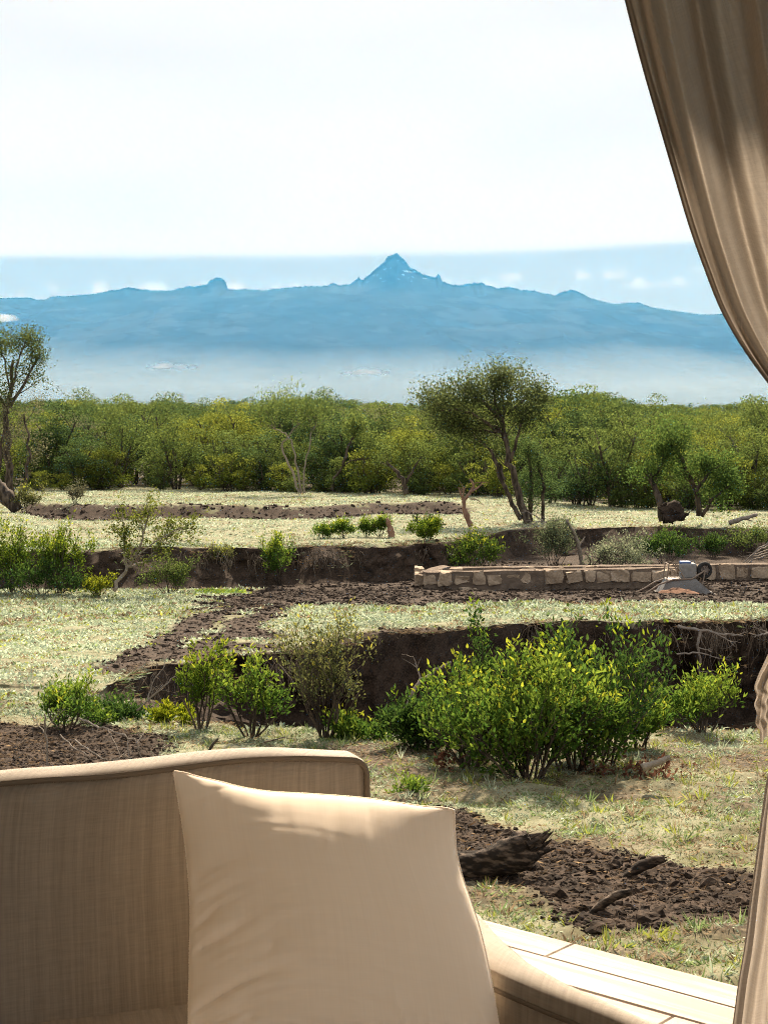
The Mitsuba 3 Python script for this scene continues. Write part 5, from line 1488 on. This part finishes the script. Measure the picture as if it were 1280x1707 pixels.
put('sofa__piping', seam(O, HX, HYc, HZ, 0.006, 4), 'piping_linen', True)
Oseat = O - B * 0.0 + EZ * 0.0
m, uv = soft_box(np.array([O[0], O[1], -1.10]) - B * 0.36, U, -B, np.array([0, 0, 1.0]), 0.80, 0.36, 0.075, (60, 30, 8), 0.02, 0.03, 6)
put('sofa__seat_cushion', m, 'sofa_linen', True, uv=uv)
m, uv = soft_box(np.array([O[0], O[1], -1.30]) - B * 0.30, U, -B, np.array([0, 0, 1.0]), 0.82, 0.44, 0.11, (40, 24, 8), 0.0, 0.015, 7)
put('sofa__base', m, 'sofa_linen', True, uv=uv)

# the arm: an upright panel with a rounded top, seen end on
inner = [(-0.01, 2.66), (0.07, 2.50), (0.118, 2.425), (0.162, 2.371), (0.225, 2.288), (0.303, 2.188), (0.42, 2.03), (0.52, 1.89)]
outer = [(0.585, 1.89), (0.452, 2.057), (0.338, 2.216), (0.264, 2.337), (0.222, 2.43), (0.195, 2.53), (0.17, 2.66), (0.12, 2.77), (0.02, 2.76)]
def along(pts, n=90):
    p = np.array(pts)
    sl = np.concatenate([[0], np.cumsum(np.linalg.norm(np.diff(p, axis=0), axis=1))])
    t = np.linspace(0, sl[-1], n)
    return np.column_stack([np.interp(t, sl, p[:, 0]), np.interp(t, sl, p[:, 1])]), t


IN_, t_in = along(inner)
OUT_, _ = along(outer[::-1])
prof = [(0, -1.40), (0, -1.2), (0, -1.0), (0, -0.90), (0.002, -0.874), (0.03, -0.860), (0.10, -0.850), (0.25, -0.843), (0.5, -0.840), (0.75, -0.842), (0.90, -0.849), (0.97, -0.860), (1.0, -0.878), (1.0, -1.0), (1.0, -1.40)]
AV = np.array([[np.append(IN_[k] * (1 - w) + OUT_[k] * w, z) for w, z in prof] for k in range(90)])
AV[..., 2] += (meshkit.fbm(AV * 9, 3, 5) - 0.5) * 0.008
i, j = np.meshgrid(np.arange(89), np.arange(len(prof) - 1), indexing='ij')
npf = len(prof)
acr = np.concatenate([[0], np.cumsum([math.hypot((prof[k + 1][0] - prof[k][0]) * 0.09, prof[k + 1][1] - prof[k][1]) for k in range(npf - 1)])])
put('sofa__arm', (AV.reshape(-1, 3), np.stack([i * npf + j, i * npf + j + 1, (i + 1) * npf + j + 1, (i + 1) * npf + j], -1).reshape(-1, 4)), 'sofa_linen', True, uv=np.stack([np.repeat(t_in[:, None], npf, 1), np.repeat(acr[None], 90, 0)], -1).reshape(-1, 2))
put('sofa__arm_piping', tube(AV[:, 4] + [0, 0, 0.002], 0.0038, 6, False), 'piping_linen', True)
tag('sofa', 'beige linen sofa seen from its seat, its long back cushion edged with piping', 'sofa')


# ---- pillow
def pillow():
    yy = lambda py: 2.47 - (py - 1287) / 540 * 0.19
    C = lambda pts: np.array([at(x, y, yy(y)) for x, y in pts])
    top = [(290, 1287), (305, 1289), (330, 1296), (365, 1304), (400, 1313), (450, 1321), (520, 1325), (600, 1331), (660, 1339), (710, 1346), (740, 1348), (757, 1352)]
    bot = [(330, 1838), (370, 1832), (440, 1822), (520, 1816), (600, 1814), (680, 1817), (760, 1824), (850, 1840)]
    lef = [(290, 1287), (292, 1300), (299, 1340), (307, 1390), (314, 1450), (318, 1520), (317, 1600), (315, 1700), (320, 1790), (330, 1838)]
    rig = [(757, 1352), (757, 1372), (759, 1410), (768, 1455), (783, 1500), (799, 1550), (813, 1610), (823, 1665), (832, 1720), (842, 1780), (850, 1840)]
    n = 150

    def rs_(p):
        p = C(p)
        s = np.concatenate([[0], np.cumsum(np.linalg.norm(np.diff(p, axis=0), axis=1))])
        t = (1 - np.cos(np.linspace(0, np.pi, n))) / 2 * s[-1]
        from scipy.interpolate import PchipInterpolator
        return PchipInterpolator(s, p)(t)
    T_, B_, L_, R_ = rs_(top), rs_(bot), rs_(lef), rs_(rig)
    t = (1 - np.cos(np.linspace(0, np.pi, n))) / 2
    u, v = np.meshgrid(t, t, indexing='ij')          # u across, v down
    u3, v3 = u[..., None], v[..., None]
    S = (1 - v3) * T_[:, None] + v3 * B_[:, None] + (1 - u3) * L_[None] + u3 * R_[None] - ((1 - u3) * (1 - v3) * T_[0] + u3 * (1 - v3) * T_[-1] + (1 - u3) * v3 * B_[0] + u3 * v3 * B_[-1])
    nrm = unit(np.cross(T_[-1] - T_[0], L_[-1] - L_[0]))
    if nrm[1] > 0:
        nrm = -nrm
    a, b = 2 * u - 1, 2 * v - 1
    prof = ((1 - a ** 2) * (1 - b ** 2)) ** 0.5
    prof = 0.62 * prof + 0.38 * ((1 - a ** 2) * (1 - b ** 2)) ** 1.1
    edge = np.clip(1 - np.abs(a), 0, 1)
    # creases running in from the left and lower edges
    P3 = np.stack([u * 2.2, v * 13 + 1.5 * u + 0.8 * np.sin(u * 5), u * 0], -1)
    cr = (np.abs(meshkit.fbm(P3, 3, 15) - 0.5) * 2)
    fadeL = np.exp(-u / 0.22) * (1 - np.exp(-u / 0.03)) * np.clip((v - 0.2) / 0.3, 0.15, 1) * np.clip((0.95 - v) / 0.1, 0, 1)
    fadeT = np.exp(-v / 0.13) * (1 - np.exp(-v / 0.02))
    P4 = np.stack([u * 9 + v * 1.2, v * 1.5, u * 0 + 3], -1)
    ct = np.abs(meshkit.fbm(P4, 3, 16) - 0.5) * 2
    P5 = np.stack([u * 11 - v * 2, v * 2.0, u * 0 + 7], -1)
    cb = np.abs(meshkit.fbm(P5, 2, 18) - 0.5) * 2
    fadeB = np.clip((v - 0.62) / 0.25, 0, 1) * np.exp(-(1 - u) / 0.35)
    soft = meshkit.fbm(np.stack([u * 3, v * 3, u * 0], -1), 2, 17) - 0.5
    off = 0.088 * prof * (1 + 0.16 * soft) + (0.020 * (cr - 0.4) - 0.022 * np.clip(1 - cr * 2.2, 0, 1) ** 1.5) * fadeL * prof ** 0.3 + 0.009 * (ct - 0.4) * fadeT * prof ** 0.3 + 0.022 * (cb - 0.4) * fadeB * prof ** 0.3
    F_ = S + nrm * off[..., None]
    K_ = S - nrm * (0.055 * prof)[..., None]
    V = np.vstack([F_.reshape(-1, 3), K_.reshape(-1, 3)])
    i, j = np.meshgrid(np.arange(n - 1), np.arange(n - 1), indexing='ij')
    q = np.stack([i * n + j, (i + 1) * n + j, (i + 1) * n + j + 1, i * n + j + 1], -1).reshape(-1, 4)
    V[:, 0] += 0
    UV = np.vstack([np.stack([u * 0.45, v * 0.5], -1).reshape(-1, 2)] * 2)
    return (V, np.vstack([q[:, ::-1] if np.cross(F_[1, 0] - F_[0, 0], F_[0, 1] - F_[0, 0]) @ nrm < 0 else q, (q if np.cross(F_[1, 0] - F_[0, 0], F_[0, 1] - F_[0, 0]) @ nrm < 0 else q[:, ::-1]) + n * n])), UV, np.vstack([L_, B_[1:], R_[::-1][1:], T_[::-1][1:]])


m, uv, rim = pillow()
put('pillow__cover', m, 'pillow_cotton', True, uv=uv)
put('pillow__seam', tube(rim[::2], 0.0022, 6, False), 'pillow_cotton', True, uv=np.zeros((len(rim[::2]) * 6, 2)))
tag('pillow', 'plump cream cotton pillow leaning against the sofa back', 'pillow')


# ---- curtain
def on_front(px, py, n):
    a, b = (px - CX) / F, -(py - HY) / F
    Y = n / (NV[0] * a + NV[1])
    return np.stack([a * Y, Y, b * Y], -1)


E_ = np.array([(-420, 970), (-300, 990), (-100, 1019), (0, 1042), (100, 1068), (215, 1101), (300, 1126), (380, 1150), (450, 1175), (515, 1201), (580, 1238), (640, 1281), (700, 1326), (780, 1373), (860, 1402), (940, 1408), (1020, 1400), (1100, 1374), (1150, 1352), (1220, 1316), (1290, 1281), (1350, 1271), (1420, 1262), (1500, 1251), (1580, 1241), (1640, 1231), (1707, 1222), (1800, 1208), (2000, 1182)], float)
R_E = np.array([(-420, 1700), (0, 1640), (400, 1570), (700, 1490), (860, 1452), (940, 1446), (1020, 1452), (1150, 1510), (1400, 1640), (2000, 1720)], float)


def curtain():
    from scipy.interpolate import PchipInterpolator
    fe, fr = PchipInterpolator(E_[:, 0], E_[:, 1]), PchipInterpolator(R_E[:, 0], R_E[:, 1])
    py = np.linspace(-420, 2000, 200)
    s = np.linspace(0, 1, 200)
    S_, P_ = np.meshgrid(s, py, indexing='ij')
    le, ri = fe(P_), fr(P_)
    wid = ri - le
    px = le + wid * S_ ** 1.08
    t = np.clip((P_ - 0) / 940, 0, 1)
    below = P_ > 940
    sway = S_ + 0.02 * np.sin(P_ / 260 + S_ * 5)
    ph = 2 * np.pi * (6.0 * np.maximum(sway + 0.03, 0) ** 0.9) - 0.6
    amp = (0.046 + 0.020 * np.sin(S_ * 17)) * (1 - 0.85 * np.clip((P_ - 1000) / 300, 0, 1) * np.clip(1.6 - S_ * 2.2, 0, 1)) * np.clip(wid / 420, 0.25, 1.1) * np.clip(S_ / 0.10, 0, 1)
    fold = amp * (np.sin(ph) + 0.35 * np.sin(2 * ph + 0.8))
    fold += 0.010 * (meshkit.fbm(np.stack([S_ * 7, P_ / 380, S_ * 0], -1), 3, 3) - 0.5)
    roll = -0.03 * np.exp(-S_ / 0.02)
    n_ = 2.40 + fold + roll
    a = (px - CX) / F
    V = on_front(px, P_, n_)
    # keep the outline where it is seen while the folds move in depth
    i, j = np.meshgrid(np.arange(199), np.arange(199), indexing='ij')
    q = np.stack([i * 200 + j, (i + 1) * 200 + j, (i + 1) * 200 + j + 1, i * 200 + j + 1], -1).reshape(-1, 4)
    du = np.linalg.norm(np.diff(V, axis=0), axis=-1)
    uu = np.concatenate([np.zeros((1, 200)), np.cumsum(du, 0)], 0)
    return V, q, np.stack([uu, V[..., 2]], -1), uu


CV, CQ, CUV, CU = curtain()
put('curtain__cloth', (CV.reshape(-1, 3), CQ), 'curtain_linen', True, uv=CUV.reshape(-1, 2))
nh = 14                                        # the turned hem: a second layer behind the edge
hem_s = np.linspace(0, 0.030, nh)
idx = np.array([[np.interp(h, CU[:, k], np.arange(200)) for k in range(200)] for h in hem_s])
i0 = np.floor(idx).astype(int).clip(0, 198)
fr_ = (idx - i0)[..., None]
kk = np.arange(200)[None].repeat(nh, 0)
HV = CV[i0, kk] * (1 - fr_) + CV[i0 + 1, kk] * fr_ + np.array([-NV[0], -NV[1], 0]) * 0.0022
i, j = np.meshgrid(np.arange(nh - 1), np.arange(199), indexing='ij')
put('curtain__hem', (HV.reshape(-1, 3), np.stack([i * 200 + j, (i + 1) * 200 + j, (i + 1) * 200 + j + 1, i * 200 + j + 1], -1).reshape(-1, 4)), 'hem_linen', True, uv=np.stack([np.repeat(hem_s[:, None], 200, 1), HV[..., 2]], -1).reshape(-1, 2))


def tie_end():
    from scipy.interpolate import PchipInterpolator
    le = PchipInterpolator([1040, 1060, 1085, 1110, 1130, 1148, 1160, 1175, 1190, 1205, 1220, 1238], [1312, 1300, 1283, 1271, 1262, 1257, 1261, 1257, 1261, 1259, 1266, 1267])
    py = np.linspace(1040, 1238, 70)
    S_, P_ = np.meshgrid(np.linspace(0, 1, 90), py, indexing='ij')
    px = le(P_) + (1400 - le(P_)) * S_
    ragged = 10 * (meshkit.noise(np.stack([S_ * 38, S_ * 0, S_ * 0], -1), 2) - 0.5) - 14 * np.sin(S_ * 9)
    P2 = P_ + ragged * np.clip((P_ - 1150) / 88, 0, 1)
    n_ = 2.33 + 0.014 * np.sin(S_ * 46 + P_ / 30) * np.clip((P_ - 1040) / 80, 0.2, 1) + 0.01 * np.sin(S_ * 17)
    V = on_front(px, P2, n_)
    i, j = np.meshgrid(np.arange(89), np.arange(69), indexing='ij')
    return (V.reshape(-1, 3), np.stack([i * 70 + j, (i + 1) * 70 + j, (i + 1) * 70 + j + 1, i * 70 + j + 1], -1).reshape(-1, 4)), np.stack([S_ * 0.14, V[..., 2]], -1).reshape(-1, 2)


m, uv = tie_end()
put('curtain__tie', m, 'curtain_linen', True, uv=uv)
tag('curtain', 'long beige linen curtain gathered to the right side of the tent opening', 'curtain')
tag('curtain__tie', 'frayed pleated end of the tie')
